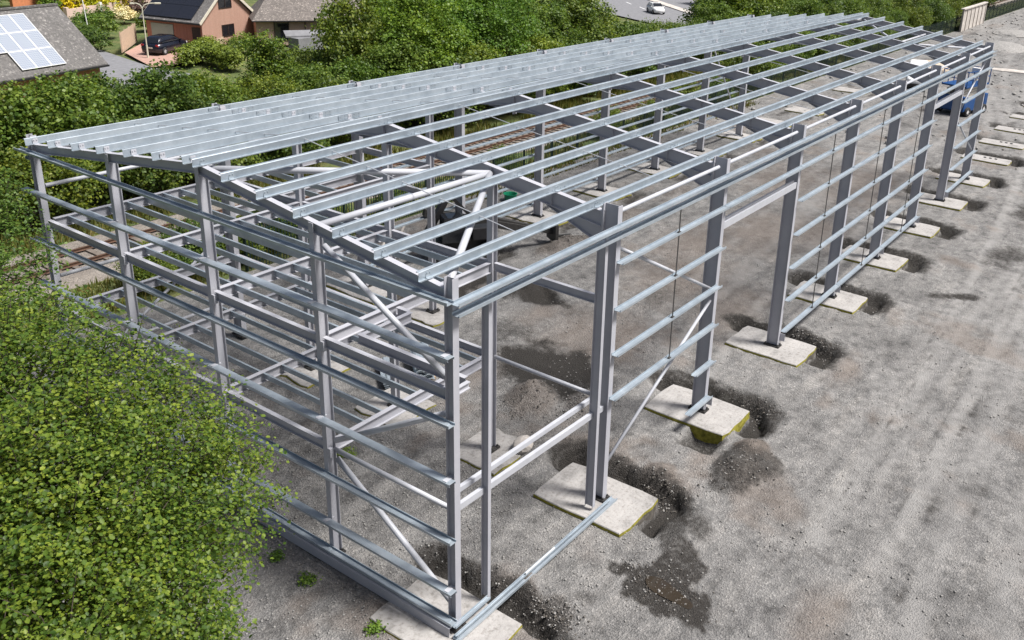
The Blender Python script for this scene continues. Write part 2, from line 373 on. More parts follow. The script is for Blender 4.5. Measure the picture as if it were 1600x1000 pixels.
def heap(cx, cy, rx, ry, h, a=0, wt=.7, br=0.):
    global Z, wet, brown
    e = ell(X, Y, cx, cy, rx, ry, a) + .13 * n2 + .06 * n3
    k = np.clip(1 - e, 0, 1); k = k * k * (3 - 2 * k); ins = np.minimum(*[boxd(X, Y, px, py, 1.02, 1.55) for px, py in PADS[:2]])
    k = k * smooth(0, .3, np.min([boxd(X, Y, px, py, 1.0, 1.52) for px, py in PADS + BACK], axis=0))
    Z = Z + h * k * (1 + .25 * n3); wet = np.maximum(wet, wt * smooth(.0, .25, k)); brown = np.maximum(brown, br * smooth(0, .3, k))
def stain(cx, cy, rx, ry, a=0, wt=.9, soft=.5, tgt='wet', rough=.35):
    global wet, brown, track
    e = ell(X, Y, cx, cy, rx, ry, a) + rough * n2 * .5 + rough * .35 * n3
    k = wt * (1 - smooth(1 - soft, 1., e))
    if tgt == 'wet': wet = np.maximum(wet, k)
    elif tgt == 'brown': brown = np.maximum(brown, k)
    else: track = np.maximum(track, k)
# spoil heaps and damp soil
heap(9.6, -2.3, 1.6, 1.0, .38, .2, .75); heap(8.0, -.6, .9, .7, .22, 0, .35, .6); heap(10.4, -3.0, 1.0, .7, .2, .3, .7)
heap(11.0, -2.2, .8, .7, .3, 0, .45, .7); heap(21.6, 12.6, 2.4, 1.2, .55, -.3, .45, .5); heap(27.4, 13.1, 2., 1., .45, -.3, .35, .4)
heap(6.9, 3.0, 1.1, .8, .35, .4, .15); heap(9.1, 5.0, 1.7, 1.1, .75, .5, .2, .45); heap(16.3, 10.8, 1.9, .8, .5, -.2, .9); heap(14.7, 13.6, 1.4, .8, .5, 0, .8); heap(10.2, 3.4, 1.5, 1., .4, .2, .3, .3)
heap(33, 13.0, 1.8, .9, .4, -.2, .35, .3); heap(14.5, 5.2, 2.5, 1.5, .18, .1, .0, .55)
stain(4.0, -3.2, .85, 1.4, -.2, .9, .16, 'wet', .5); stain(4.8, -3.0, 1.0, .75, .5, .85, .18, 'wet', .5); stain(5.5, -2.7, 1.1, .6, .6, .75, .3, 'wet', .5); stain(6.6, -2.6, .9, .7, .3, .7, .6)
Z = Z - .5 * smooth(.25, -.1, boxd(X, Y, 10.55, -.62, .42, .42)) * (np.abs(Y + .6) < .9); wet = np.maximum(wet, .8 * smooth(.35, 0, boxd(X, Y, 10.5, -.7, .4, .5)))
stain(11.2, 6.0, 2.5, 3.4, -.1, 1., .6); stain(11.6, 5.6, 1.3, 1.9, -.1, 1., .4); stain(12.6, 9.0, 1.6, 2.2, .2, .6, .8); stain(16.3, 10.6, 1.3, 2.3, -.2, 1., .4)
Z = Z - .3 * (1 - smooth(.5, 1., ell(X, Y, 16.3, 10.4, .8, 1.7) + .2 * n2))
stain(15.0, 13.2, 2.2, 1.2, 0, .95, .6); stain(19.5, 6.2, 2.6, 1.6, .1, .55, .9); stain(14.6, 1.8, 1.8, 1., 0, .45, .9)
stain(28.0, -4.3, 1.9, .55, -.95, .9, .6); stain(35, -5.0, 3.4, 1.6, -.1, .75, .8); stain(43.5, -4.4, 2.6, 1.2, 0, .8, .7)
stain(13.2, -8.2, 1.8, .5, 0, .35, .9); stain(17.5, -9.8, 2.5, .6, .1, .35, .9); stain(9, -9.5, 2.8, 1.0, .3, .35, .9)
stain(2.6, -1.7, 1.0, .45, -.9, .55, .8); stain(2.0, -4.8, 1.6, .9, .4, .3, .9)
for cx, cy, rx, ry in ((20, 3, 5, 2), (26, 8, 6, 3), (32, 4, 5, 3), (40, 9, 7, 4), (9.5, 7.6, 2.2, 1.2), (14.5, 6.2, 5, 3.2), (22, 6.5, 6, 4), (30, 6, 7, 4), (42, 5, 9, 4), (14.8, 9.0, 2.2, 1.2), (7.8, -1.2, 1.3, .8), (9.6, -1.2, 1., .6), (-1.6, 3.6, .7, .5), (5.4, -6.6, 2, 1), (18, -2.7, 2, .8)):
    stain(cx, cy, rx, ry, .1, .55, .95, 'brown')
for cx, cy, rx, ry in ((15.5, 3.2, 2.2, .8), (24, 4.4, 4, 1.0), (36, 6, 9, 1.2), (30, 1.8, 8, .7)):
    stain(cx, cy, rx, ry, .12, .75, .95, 'track')
def rut(pts, wd, am):
    global wet, Z
    for (x0, y0), (x1, y1) in zip(pts[:-1], pts[1:]):
        dx, dy = x1 - x0, y1 - y0; L2 = dx * dx + dy * dy; t = np.clip(((X - x0) * dx + (Y - y0) * dy) / L2, 0, 1)
        d = np.hypot(X - x0 - t * dx + .05 * n2, Y - y0 - t * dy + .05 * n3); k = am * np.exp(-(d / wd) ** 2) * smooth(-.9, .5, n2 + n3)
        wet = np.maximum(wet, k); Z = Z - .03 * k
for q in range(46):
    a_, b_ = random.uniform(2, 46), random.uniform(-9, 15); stain(a_, b_, random.uniform(.3, 1.1), random.uniform(.15, .4), random.uniform(-.5, .5), random.uniform(.15, .35), .9)
for q in range(60):
    a_, b_ = random.uniform(50, 165), random.uniform(-12, 19); stain(a_, b_, random.uniform(1, 4), random.uniform(.3, .9), random.uniform(-.2, .4), random.uniform(.4, .8), .8)
for q, (ya, yb) in enumerate(((-5.4, -3.2), (-6.9, -4.9), (-8.7, -6.2), (-10.2, -8.4), (-11.9, -9.9))): rut([(9 + q, ya), (30, ya * .6 + yb * .4), (75, yb)], .07, .55)
rut([(22.5, -7.1), (15, -7.3), (7.2, -7.95)], .09, .75); rut([(7.5, -5.1), (7.6, -6.4), (7.25, -7.9)], .09, .8); rut([(14.5, -5.6), (8.2, -6.0)], .07, .5); rut([(30, -6.2), (46, -5.6), (62, -4.4)], .1, .5)
rut([(19, -4.2), (27, -4.9), (40, -5.2)], .08, .4)
for cx, cy, rx, ry in ((100, 0, 12, 2), (115, 8, 14, 2.5), (135, 5, 20, 3), (90, 12, 7, 2), (62, 8, 6, 1.5), (80, -2, 10, 1.4), (150, -2, 20, 3)): stain(cx, cy, rx, ry, .15, .45, .9)
# haul road tracks along the long wall and across the far yard
for y0, wd, am, sl in ((-5.6, .28, .6, .012), (-7.3, .30, .75, .004), (-8.1, .5, .5, .004), (-9.6, .35, .6, .0), (-10.6, .4, .5, -.004), (-12.4, .5, .5, -.01), (-6.4, .22, .5, .016), (-4.6, .2, .4, .02)):
    yc = y0 + sl * X + .25 * np.sin(X * .11 + y0) + .06 * n1
    k = am * np.exp(-((Y - yc) / wd) ** 2) * (.55 + .45 * smooth(-.6, .6, n2 + .5 * n1)) * smooth(4, 14, X)
    track = np.maximum(track, np.clip(1.25 * k, 0, .95)); Z = Z - .03 * k
    edge = np.exp(-((Y - yc - wd * 1.4) / .07) ** 2) * am * smooth(4, 14, X) * smooth(-.2, .7, n1); wet = np.maximum(wet, .45 * edge)
for k0 in range(7):
    x0 = 60 + 7 * k0
    yc = 2 + .55 * (X - x0) * .4 + .8 * np.sin(X * .07 + k0)
    k = .55 * np.exp(-((Y - yc) / .5) ** 2) * smooth(58, 64, X); track = np.maximum(track, k)
ys = (Y < 19.9); wet *= ys; Z = np.where(ys, Z, -.10)
def tyre(pts, gap=1.7, wd=.24, am=.75):
    global track, wet
    P_ = np.array(pts, float)
    for a, b in zip(P_[:-1], P_[1:]):
        d_ = b - a; L2 = d_ @ d_; nrm_ = np.array([-d_[1], d_[0]]) / math.sqrt(L2); tt = ((X - a[0]) * d_[0] + (Y - a[1]) * d_[1]) / L2; inside = (tt > -.01) & (tt < 1.01)
        o_ = (X - a[0]) * nrm_[0] + (Y - a[1]) * nrm_[1]
        for sgn in (-.5, .5):
            q_ = o_ - sgn * gap; k_ = am * np.exp(-(q_ / wd) ** 4) * inside * (.45 + .55 * smooth(-.7, .5, n2 + .6 * n1)); track = np.maximum(track, k_)
            lug = np.exp(-((np.abs(q_) - wd * 1.15) / .06) ** 2) * inside * (.5 + .5 * np.sin(tt * math.sqrt(L2) * 14)) * smooth(-.5, .6, n1); wet = np.maximum(wet, .38 * lug)
def arc(cx, cy, r, a0, a1, n_=14): return [(cx + r * math.cos(rad(a0 + (a1 - a0) * i / n_)), cy + r * math.sin(rad(a0 + (a1 - a0) * i / n_))) for i in range(n_ + 1)]
tyre(arc(22, -15.5, 11.5, 175, 95), 1.7, .24, .4); tyre(arc(24, 1, 9.5, -140, -60), 1.7, .22, .35)
tyre([(8, -6.3), (20, -6.0), (34, -5.0), (50, -3.6), (70, -1.0), (95, 3), (140, 9)], 1.8, .28, .85); tyre([(6, -9.4), (24, -8.7), (48, -6.8), (80, -3), (130, 2)], 1.8, .26, .8); tyre([(10, -11.6), (30, -10.6), (60, -8.4)], 1.8, .26, .7)
tyre([(12.2, 1.6), (20, 3.0), (30, 4.2), (44, 5.0), (60, 5.2)], 1.7, .3, .7); tyre([(14, 3.6), (26, 5.6), (42, 7.6), (60, 8.2)], 1.7, .26, .6)
track = np.clip(track * (1 - .8 * wet), 0, 1)
nx, ny = len(ax), len(ay)
idx = np.arange(nx * ny).reshape(ny, nx)
F = np.stack([idx[:-1, :-1], idx[:-1, 1:], idx[1:, 1:], idx[1:, :-1]], -1).reshape(-1, 4)
me = np_mesh('gravel_yard', np.stack([X, Y, Z], -1).reshape(-1, 3), F, M['ground'])
for nm, arr in (('wet', wet), ('brown', brown), ('track', track)):
    a = me.attributes.new(nm, 'FLOAT', 'POINT'); a.data.foreach_set('value', np.clip(arr, 0, 1).astype(np.float32).ravel())
me.polygons.foreach_set('use_smooth', [True] * len(me.polygons))
tag(link('gravel_yard', me), kind='structure')
def ground_z(x, y):
    i = min(max(np.searchsorted(ax, x), 1), nx - 1); j = min(max(np.searchsorted(ay, y), 1), ny - 1); return float(Z[j, i])
tag(MB().box(-900, 1500, -900, 1500, -1.2, -.62).build('ground', M['grass']), kind='structure')
def sheet(name, x0, x1, y0, y1, z, mat, sx=80, sy=6, amp=.1, seed=1):
    xs = np.linspace(x0, x1, sx); ys_ = np.linspace(y0, y1, sy); XX, YY = np.meshgrid(xs, ys_)
    ZZ = z + amp * fbm(XX, YY, 1.1, seed); ii = np.arange(sx * sy).reshape(sy, sx)
    FF = np.stack([ii[:-1, :-1], ii[:-1, 1:], ii[1:, 1:], ii[1:, :-1]], -1).reshape(-1, 4)
    me = np_mesh(name, np.stack([XX, YY, ZZ], -1).reshape(-1, 3), FF, mat)
    me.polygons.foreach_set('use_smooth', [True] * len(me.polygons))
    return tag(link(name, me), kind='structure')
sheet('lineside_grass', -60, 230, 21.3, 25.2, -.1, M['grass'], 200, 8, .06, 11)
bal = MB(); bal.prism([(-60, 24.6, -.3), (-60, 25.6, .12), (-60, 29.6, .12), (-60, 30.8, -.3)], None, (300, 0, 0))
tag(bal.build('track_ballast', M['ballast']), kind='structure')
sheet('railway_bank', -60, 250, 30.2, 54, -.12, M['grass'], 200, 10, .12, 12)
sheet('estate_lawn', -60, 250, 53.9, 260, -.2, M['grass'], 120, 40, .05, 13)
rd = MB().poly([(34, 60, .02), (33, 66, .02), (35.4, 84, .02), (32, 84, .02), (28, 66, .02), (26, 60, .02)], [(0, 1, 2, 3, 4, 5)])
tag(rd.build('estate_road', M['asphalt']), kind='structure')
dv = MB().poly([(33.0, 66.2, .05), (38.2, 66.2, .05), (42.8, 71.3, .05), (40.2, 79.2, .05), (35.3, 74.5, .05)], [(0, 1, 2, 3, 4)])
tag(dv.build('driveway', M['paving']), kind='structure')
rr = MB().poly([(96, 48, 0), (118, 44, 0), (150, 92, 0), (118, 98, 0)], [(0, 1, 2, 3)])
tag(rr.build('main_road', M['asphalt']), kind='structure')
for k in range(5):
    c = Vector((108.5 + 4.2 * k, 58.6 + 5.2 * k, .012)); d = Vector((.66, .75, 0)); s = Vector((.75, -.66, 0)) * .12
    tag(MB().poly([c - s, c + s, c + s + d * 3, c - s + d * 3], [(0, 1, 2, 3)]).build('road_marking', M['white']), kind='structure')
tag(MB().bar((113, 55, .06), (140, 88, .06), 1.6, .14).build('pavement', M['oldconc']), kind='structure')
pd = MB()
th = np.linspace(0, 2 * math.pi, 26)[:-1]
pv = [(4.0 + (.23 + .05 * math.sin(3 * t)) * math.cos(t) * 1.0 + .12 * math.sin(t), -3.25 + .8 * math.sin(t) * (1 + .1 * math.cos(2 * t)), 0) for t in th]
pz = max(ground_z(4.0, -3.2), -.14) + .02
pd.poly([(x, y, pz) for x, y, _ in pv], [tuple(range(len(pv)))])
tag(pd.build('puddle', M['puddle']), kind='structure')

# loose stones: nobody could count them
def stones(name, n, fx, smin, smax, mat, seed):
    r = np.random.default_rng(seed); o = np.array([[1, 0, 0], [-1, 0, 0], [0, 1, 0], [0, -1, 0], [0, 0, 1], [0, 0, -1]], float)
    of = np.array([[0, 2, 4], [2, 1, 4], [1, 3, 4], [3, 0, 4], [2, 0, 5], [1, 2, 5], [3, 1, 5], [0, 3, 5]])
    xy = fx(r, n); s = smin + (smax - smin) * r.random(n) ** 3
    z = np.array([ground_z(a, b) for a, b in xy])
    V = o[None] * (s[:, None, None] * r.uniform(.55, 1.1, (n, 6, 1))); V[..., 2] *= .7
    t = r.uniform(0, 6.28, n); c, sn = np.cos(t)[:, None], np.sin(t)[:, None]
    vx = V[..., 0] * c - V[..., 1] * sn; vy = V[..., 0] * sn + V[..., 1] * c
    P = np.stack([vx + xy[:, :1], vy + xy[:, 1:], V[..., 2] + z[:, None] + .3 * s[:, None]], -1)
    FF = (of[None] + (np.arange(n) * 6)[:, None, None]).reshape(-1, 3)
    return tag(link(name, np_mesh(name, P.reshape(-1, 3), FF, mat)), 'loose grey stones scattered over the gravel yard', 'stones', None, 'stuff')
def inpad(xy):
    k = np.ones(len(xy), bool)
    for px, py in PADS + BACK: k &= ~((abs(xy[:, 0] - px) < 1.05) & (abs(xy[:, 1] - py) < 1.6))
    return k
def f_near(r, n):
    out = np.zeros((0, 2))
    while len(out) < n:
        q = np.stack([r.uniform(-6, 26, n), r.uniform(-12, 10, n)], -1); q = q[inpad(q)]; q = q[(fbm(q[:, 0], q[:, 1], 1.3, 91) + .5 * r.random(len(q)) + .25 * smooth(0, -2, q[:, 1] + 1) * 0) > .25]; out = np.concatenate([out, q])
    return out[:n]
def f_gable(r, n): return np.stack([r.uniform(-5, 5.5, n), r.uniform(-2, 9, n)], -1)
def f_heap(r, n):
    c = np.array([(9.6, -2.3, 1.5, .9), (4.1, -3.1, .9, 1.3), (8.9, 4.9, 1.7, 1.1), (10.4, 3.4, 1.3, .9), (1.7, -1.4, .5, 1), (7.4, -.9, .5, 1.), (13.4, -.9, .5, 1.1), (19.5, -.9, .5, 1.1), (21.6, 12.6, 2, 1)])
    k = r.integers(0, len(c), n * 3); q = c[k, :2] + r.normal(0, .5, (n * 3, 2)) * c[k, 2:]
    return q[inpad(q)][:n]
def f_far(r, n): return np.stack([r.uniform(52, 175, n), r.uniform(-14, 20.5, n)], -1)
stones('far_rubble', 1500, f_far, .03, .3, M['stone'], 25); stones('far_rubble', 300, f_far, .03, .25, M['soil'], 26)
stones('gravel_stones', 7000, f_near, .008, .055, M['stone'], 21)
stones('gravel_stones', 8000, f_gable, .01, .05, M['stone'], 22)
stones('soil_lumps', 2600, f_heap, .012, .05, M['soil'], 23)
stones('soil_lumps', 1500, f_heap, .012, .05, M['stone'], 24)

# ------------------------------------------------------------------ concrete foundations
def pad_mesh(seed, hx=1.0, hy=1.5, top=0., rough=.03):
    r = random.Random(seed); pts = []
    for (a, b, c, d) in ((-hx, -hy, hx, -hy), (hx, -hy, hx, hy), (hx, hy, -hx, hy), (-hx, hy, -hx, -hy)):
        for k in range(5):
            t = k / 5; pts.append([a + (c - a) * t + r.uniform(-rough, rough), b + (d - b) * t + r.uniform(-rough, rough)])
    for k in (0, 5, 10, 15): pts[k][0] *= .965; pts[k][1] *= .975
    m = MB(); n = len(pts)
    zt = [top + r.uniform(-.008, .0) for _ in pts]
    up = [(x * .985, y * .988, top) for x, y in pts]; mid = [(x, y, top - .025) for x, y in pts]; lo = [(x * 1.005, y * 1.005, top - .11) for x, y in pts]; bo = [(x * 1.02, y * 1.02, top - .6) for x, y in pts]
    V = up + mid + lo + bo
    m.poly(V, [tuple(range(n))] + [(i, (i + 1) % n, (i + 1) % n + n, i + n) for i in range(n)], 0)
    k = len(m.v) - len(V)
    for lv in (1, 2):
        for i in range(n): m.f.append([k + lv * n + i, k + lv * n + (i + 1) % n, k + (lv + 1) * n + (i + 1) % n, k + (lv + 1) * n + i]); m.mi.append(1 if lv == 1 or seed == 2 else 2)
    return m.mesh('foundation_pad', [M['conc'], M['edge'], M['soil']])
ords = ['first', 'second', 'third', 'fourth', 'fifth', 'sixth', 'seventh', 'eighth', 'ninth']
plab = ['pale concrete pad under the corner column nearest the camera', 'pale square edged concrete pad under the double column beside the wide door opening',
        'concrete pad with an exposed yellow green side under the third long wall column',
        'yellow edged concrete pad under the fourth long wall column, with no rails in front', 'concrete pad under the fifth long wall column, first behind the railed bays',
        'concrete pad under the sixth long wall column from the near corner', 'concrete pad under the seventh long wall column, last of the railed bays',
        'concrete pad under the eighth long wall column, near side of the far door bay', 'concrete pad under the far end column of the long wall']
for i, (x, y) in enumerate(PADS):
    o = link('foundation_pad', pad_mesh(i)); o.location = (x, y, 0)
    if i == 0: o.location = (x, y + .1, -.03)
    tag(o, plab[i], 'foundation', 'concrete pads under the long wall columns')
for i, (x, y) in enumerate(FREE):
    p = link('foundation_pad', pad_mesh(30 + i)); p.location = (x, y, -.01); p.scale = (.8, 1.05, 1)
    tag(p, 'bare pale concrete strip beyond the far end column, %s from the steel frame' % ords[i], 'foundation', 'bare concrete foundations beyond the frame')
    for k in (-.35, 0, .35):
        MB().tube((.3, -.2 + k, .0), (.3, -.2 + k, .05), .09, n=10).build('bolt_pocket', M['black'], p)
for i, (x, y) in enumerate(BACK):
    p = link('foundation_pad', pad_mesh(50 + i, rough=.09)); p.location = (x, y, 0)
    if i < 7: tag(p, 'concrete pad under the %s column of the railway side wall counted from the near gable' % ords[i + 2], 'foundation', 'concrete pads under the railway side columns')
    else: tag(p, 'bare concrete pad past the railway side wall, %s beyond the frame' % ords[i - 7], 'foundation', 'bare concrete foundations beyond the frame')
ilab = ['ragged concrete pad under the inner post nearest the corner column', 'concrete pad under the inner post below the roof ridge', 'concrete pad under the inner post nearer the railway', 'concrete pad under the furthest post of the mezzanine']
for i, (x, y) in enumerate(INNER):
    p = link('foundation_pad', pad_mesh(80 + i, .95, .95, -.02, .07)); p.location = (x, y, 0); tag(p, ilab[i], 'foundation', 'concrete pads under the mezzanine posts')

# ------------------------------------------------------------------ the steel frame: one bolted structure
FR = empty('steel_frame_building', 'long grey and galvanised steel building frame without cladding in the gravel yard', 'steel frame')
FR['_id'] = 1
bpy.context.view_layer.update()
G = M['galv']; ST = M['steel']; TB = M['tube']
H = 8.68
def rz_(y): return 8.40 + .1245 * (y if y <= 8.25 else 16.5 - y)     # top of rafters
iP = P_I(.46, .20, .014, .022); iC = P_I(.23, .18, .012, .016); iG = P_I(.26, .15, .01, .015); iD = P_I(.20, .10, .01, .014); iR = P_I(.42, .17, .012, .018); iRg = P_I(.25, .15, .01, .014)
def baseplate(part, x, y, ly=.62, lx=.34):
    m = MB().box(x - lx / 2, x + lx / 2, y - ly / 2, y + ly / 2, .0, .045)
    for sx in (-1, 1):
        for sy in (-1, 1):
            m.tube((x + sx * (lx / 2 - .06), y + sy * (ly / 2 - .06), .045), (x + sx * (lx / 2 - .06), y + sy * (ly / 2 - .06), .12), .028, n=6)
            m.box(x + sx * (lx / 2 - .06) - .05, x + sx * (lx / 2 - .06) + .05, y + sy * (ly / 2 - .06) - .05, y + sy * (ly / 2 - .06) + .05, .046, .07)
    return sub('base_plate', m, M['dark'], part)
colparts = {}
for i in range(9):
    for side in (0, 1):
        pf = iC if (i == 0) else iP; dpt = .23 if i == 0 else .46
        yc = dpt / 2 if side == 0 else W - dpt / 2
        c = sec('column', pf, (i * B, yc, .045), (i * B, yc, H), ST, FR, up=(0, 1, 0))
        baseplate(c, i * B, yc, .62 if i else .4)
        colparts[(i, side)] = c
        if i:   # end plate between rafter and column, with bolts
            yy = dpt if side == 0 else W - dpt; s = 1 if side == 0 else -1
            m = MB().box(i * B - .1, i * B + .1, min(yy, yy + s * .03), max(yy, yy + s * .03), 7.5, 8.62)
            for zz in (7.7, 7.95, 8.2, 8.5):
                for xx in (-.055, .055): m.tube((i * B + xx, yy - s * .035, zz), (i * B + xx, yy - s * .0, zz), .022, n=6)
            sub('end_plate', m, ST, c)
        if i >= 2 and side == 0:      # small cleat at the foot that carries the lowest rail
            sub('rail_cleat', MB().box(i * B + .06, i * B + .075, -.2, 0, .25, .55), ST, c)
# portal rafters with eaves and apex haunches
for i in range(1, 9):
    x = i * B; hd = .21
    for s in (0, 1):
        y0 = .49 if s == 0 else W - .49; y1 = 8.25
        nrm = Vector((0, -.1245 if s == 0 else .1245, 1)).normalized()
        p = Vector((x, y0, rz_(y0))) - nrm * hd; q = Vector((x, y1, rz_(y1))) - nrm * hd
        r = sec('rafter', iR, p, q, ST, FR, up=nrm)
        sg = 1 if s == 0 else -1
        # haunch: tapered plate with bottom flange, directly under the rafter
        zt = lambda y: rz_(y) - .425
        a, b = y0, y0 + sg * 1.75
        m = MB().prism([(x - .006, a, zt(a)), (x - .006, b, zt(b)), (x - .006, a, zt(a) - .48)], None, (.012, 0, 0))
        m.bar((x, a, zt(a) - .488), (x, b, zt(b) - .012), .17, .016)
        sub('haunch', m, ST, r)
        a, b = 8.25, 8.25 - sg * 1.1
        m = MB().prism([(x - .006, a - sg * .004, zt(a)), (x - .006, b, zt(b)), (x - .006, a - sg * .004, zt(a) - .2)], None, (.012, 0, 0))
        m.bar((x, a - sg * .004, zt(a) - .207), (x, b, zt(b) - .01), .17, .014)
        sub('apex_haunch', m, ST, r)
        m = MB()
        for yy in (2.1, 4.15, 6.2):
            y_ = yy if s == 0 else W - yy
            m.box(x - .08, x - .007, y_ - .006, y_ + .006, rz_(y_) - .40, rz_(y_) - .03)
        sub('stiffener', m, ST, r)
    link('apex_plate', MB().box(x - .1, x + .1, 8.235, 8.265, 8.7, rz_(8.25) - .03).mesh('apex_plate', ST), None, FR)
# gable rafters and posts
for s in (0, 1):
    y0 = .24 if s == 0 else W - .24; nrm = Vector((0, -.1245 if s == 0 else .1245, 1)).normalized()
    sec('rafter', iRg, Vector((0, y0, rz_(y0))) - nrm * .125, Vector((0, 8.25, rz_(8.25))) - nrm * .125, ST, FR, up=nrm)
GP = (4.15, 8.22, 12.25)
for y in GP:
    c = sec('gable_post', iG, (.03, y, .045), (.03, y, rz_(y) - .255), ST, FR, up=(1, 0, 0)); baseplate(c, .03, y, .3, .36)
    m = MB().box(-.1, -.085, y - .075, y + .075, rz_(y) - .27, rz_(y) - .02); sub('head_plate', m, ST, c)
    for zz in (2.95, 5.8): sub('beam_bracket', MB().box(-.098, .0, y - .17, y - .078, zz, zz + .24), ST, c)
# inner posts of the mezzanine
iN = P_I(.22, .2, .012, .016)
for x, y in INNER:
    zt = rz_(y) - .43 if (x == 6) else rz_(y) - .43
    c = sec('mezzanine_post', iN, (x, y, .045), (x, y, zt), ST, FR, up=(1, 0, 0)); baseplate(c, x, y, .4, .4)
# door posts in the first bay
for x in (1.06, 5.42):
    c = sec('door_post', iD if x < 2 else P_I(.26, .12, .01, .015), (x, .1, .1), (x, .1, 8.05), ST, FR, up=(0, 1, 0))

# purlins: one per bay and line, with their sleeves and cleats
zP = P_Z(.2, .068, .007, .02)
PR = [.75, 2.0, 3.25, 4.5, 5.75, 7.0, 8.08]; PL = [8.46, 9.75, 11.05, 12.35, 13.62, 14.9, 16.2]
for y in PR + PL:
    nrm = Vector((0, -.1245 if y < 8.25 else .1245, 1)).normalized()
    for i in range(8):
        x0 = -.27 if i == 0 else i * B; x1 = 48.42 if i == 7 else (i + 1) * B
        base = Vector((0, y, rz_(y) + .004))
        p = sec('purlin', zP, base + Vector((x0, 0, 0)), base + Vector((x1 - .004, 0, 0)), G, FR, up=nrm)
        sg = -1 if y < 8.25 else -1
        # cleat bolted to the rafter on the near side of the web
        cx = i * B
        m = MB(); yy = y - .012
        z0 = rz_(y) + .012
        m.box(cx - .07, cx + .07, yy - .010, yy - .001, z0, z0 + .16); m.box(cx - .07, cx + .07, yy - .085, yy - .010, z0, z0 + .012)
        for bx in (-.035, .035): m.tube((cx + bx, yy - .028, z0 + .12), (cx + bx, yy - .009, z0 + .12), .016, n=6)
        sub('cleat', m, TB if y > 8.25 else G, p)
        if i:
            m = MB().box(cx - .42, cx + .42, y - .0125, y - .0045, z0 + .015, z0 + .175)
            for bx in (-.36, -.18, .18, .36):
                for bz in (.05, .14): m.tube((cx + bx, y - .026, z0 + bz), (cx + bx, y - .012, z0 + bz), .014, n=6)
            sub('sleeve', m, G, p)
# sag bars in the roof (one per bay and slope) and mid-bay cleats
for i in range(8):
    xm = i * B + 3
    for ys_, ye in ((.75, 8.08), (8.46, 16.2)):
        sec('sag_rod', P_O(.012, 6), (xm, ys_, rz_(ys_) + .1), (xm, ye, rz_(ye) + .1), M['rodl'], FR)
# eaves members
for side in (0, 1):
    s = -1 if side == 0 else 1; yb = 0 if side == 0 else W
    for i in range(8):
        x0 = -.12 if i == 0 else i * B; x1 = (i + 1) * B - .006 if i < 7 else 48.25
        # trough shaped gutter-side eaves rail, then the lower one
        for zt, nm in ((8.16, 'eaves_rail'), (7.93, 'eaves_rail')):
            sec(nm, [(s_ * 1, z_) for s_, z_ in P_C(.2, .075, .007, .02, 1)], (x0, yb + (-.205 if side == 0 else .005), zt), (x1, yb + (-.205 if side == 0 else .005), zt), G, FR)
        if i:
            sec('eaves_tie', P_O(.055), (x0 + .01, yb - s * .2, 8.44), (x1 - .25, yb - s * .2, 8.44), TB, FR)

# long wall side rails
def rail(x0, x1, z, up=1, side=0, hide=False):
    yb = -.204 if side == 0 else W + .004
    return sec('side_rail', P_C(.2, .065, .007, .02, up), (x0, yb, z), (x1, yb, z), G, FR)
for k, z in enumerate((7.17, 5.86, 4.56, 3.24)): rail(5.95, 11.98 if k else 11.98, z)
rail(10.75, 12.08, 1.88); rail(10.55, 12.08, .56)
rail(12.02, 17.98, 7.17)
for i in (3, 4, 5):
    for k, z in enumerate((7.17, 5.86, 4.54, 3.22, 1.90, .60)): rail(i * B + (.02 if k == 0 or i > 3 else .1), (i + 1) * B - .01 + (.14 if i == 5 and k else 0), z)
rail(36.02, 41.98, 7.17)
for z in (7.17, 5.86, 4.52, 3.2, 1.9, .56): rail(42.02, 48.15, z)
for x0, x1 in ((12.12, 17.88), (36.12, 41.88)):      # headers over the two door bays
    sec('door_header', P_R(.07, .22), (x0, .06, 6.50), (x1, .06, 6.50), TB, FR)
    sec('door_header', P_R(.06, .10), (x0, .16, 6.62), (x1, .16, 6.62), TB, FR)
# railway side rails
for i in range(2, 8):
    for z in (.56, 1.9, 3.22, 4.54, 5.86, 7.17): rail(i * B + .02, (i + 1) * B - .01, z, 1, 1)
# wall sag rods
for xm in (9., 21., 27., 33.):
    sec('sag_rod', P_O(.02, 6), (xm, -.1, .62 if xm > 10 else 3.26), (xm, -.1, 7.95), M['rod'], FR, up=(1, 0, 0))
    for z in ((3.24, 4.56, 5.86, 7.17) if xm < 10 else (.6, 1.9, 3.22, 4.54, 5.86, 7.17)): MB().box(xm - .05, xm + .05, -.14, -.06, z + .008, z + .045).build('rod_bracket', M['rod'], FR)
# gable rails, alternately turned up and down, with their cleats
for k, (z, u) in enumerate(((8.2, 1), (7.03, -1), (5.42, 1), (4.06, -1), (2.48, 1), (1.15, -1), (.27, 1))):
    for a, b in ((-.05, 4.148), (4.152, 8.218), (8.222, 12.248), (12.252, 16.9)):
        r = sec('gable_rail', P_C(.2, .065, .007, .02, u), (-.105, a, z), (-.105, b, z), G, FR)
        yy = max(a, .12)
        if u < 0: sub('cleat', MB().box(-.28, -.02, yy - .06, yy + .06, z + .004, z + .016), TB, r)
        else: sub('cleat', MB().box(-.30, -.107, yy - .05, yy + .05, z + .008, z + .02), G, r)
# base channels
sec('base_channel', P_C(.26, .08, .008, .02, -1), (-.34, -.02, .22), (-.34, 16.7, .22), ST, FR, up=(-1, 0, 0))
sec('base_channel', P_C(.2, .07, .007, .02, 1), (-.32, -.31, .0), (6.2, -.31, .0), G, FR)
sec('base_channel', P_C(.11, .06, .007, .02, 1), (-.2, -.10, .16), (1.0, -.10, .16), G, FR)
sec('base_channel', P_C(.07, .05, .006, .015, 1), (-.3, -.235, .076), (5.9, -.235, .076), G, FR)
sec('base_channel', P_R(.02, .035), (2.2, -.2, .135), (3.4, -.2, .135), M['white'], FR)
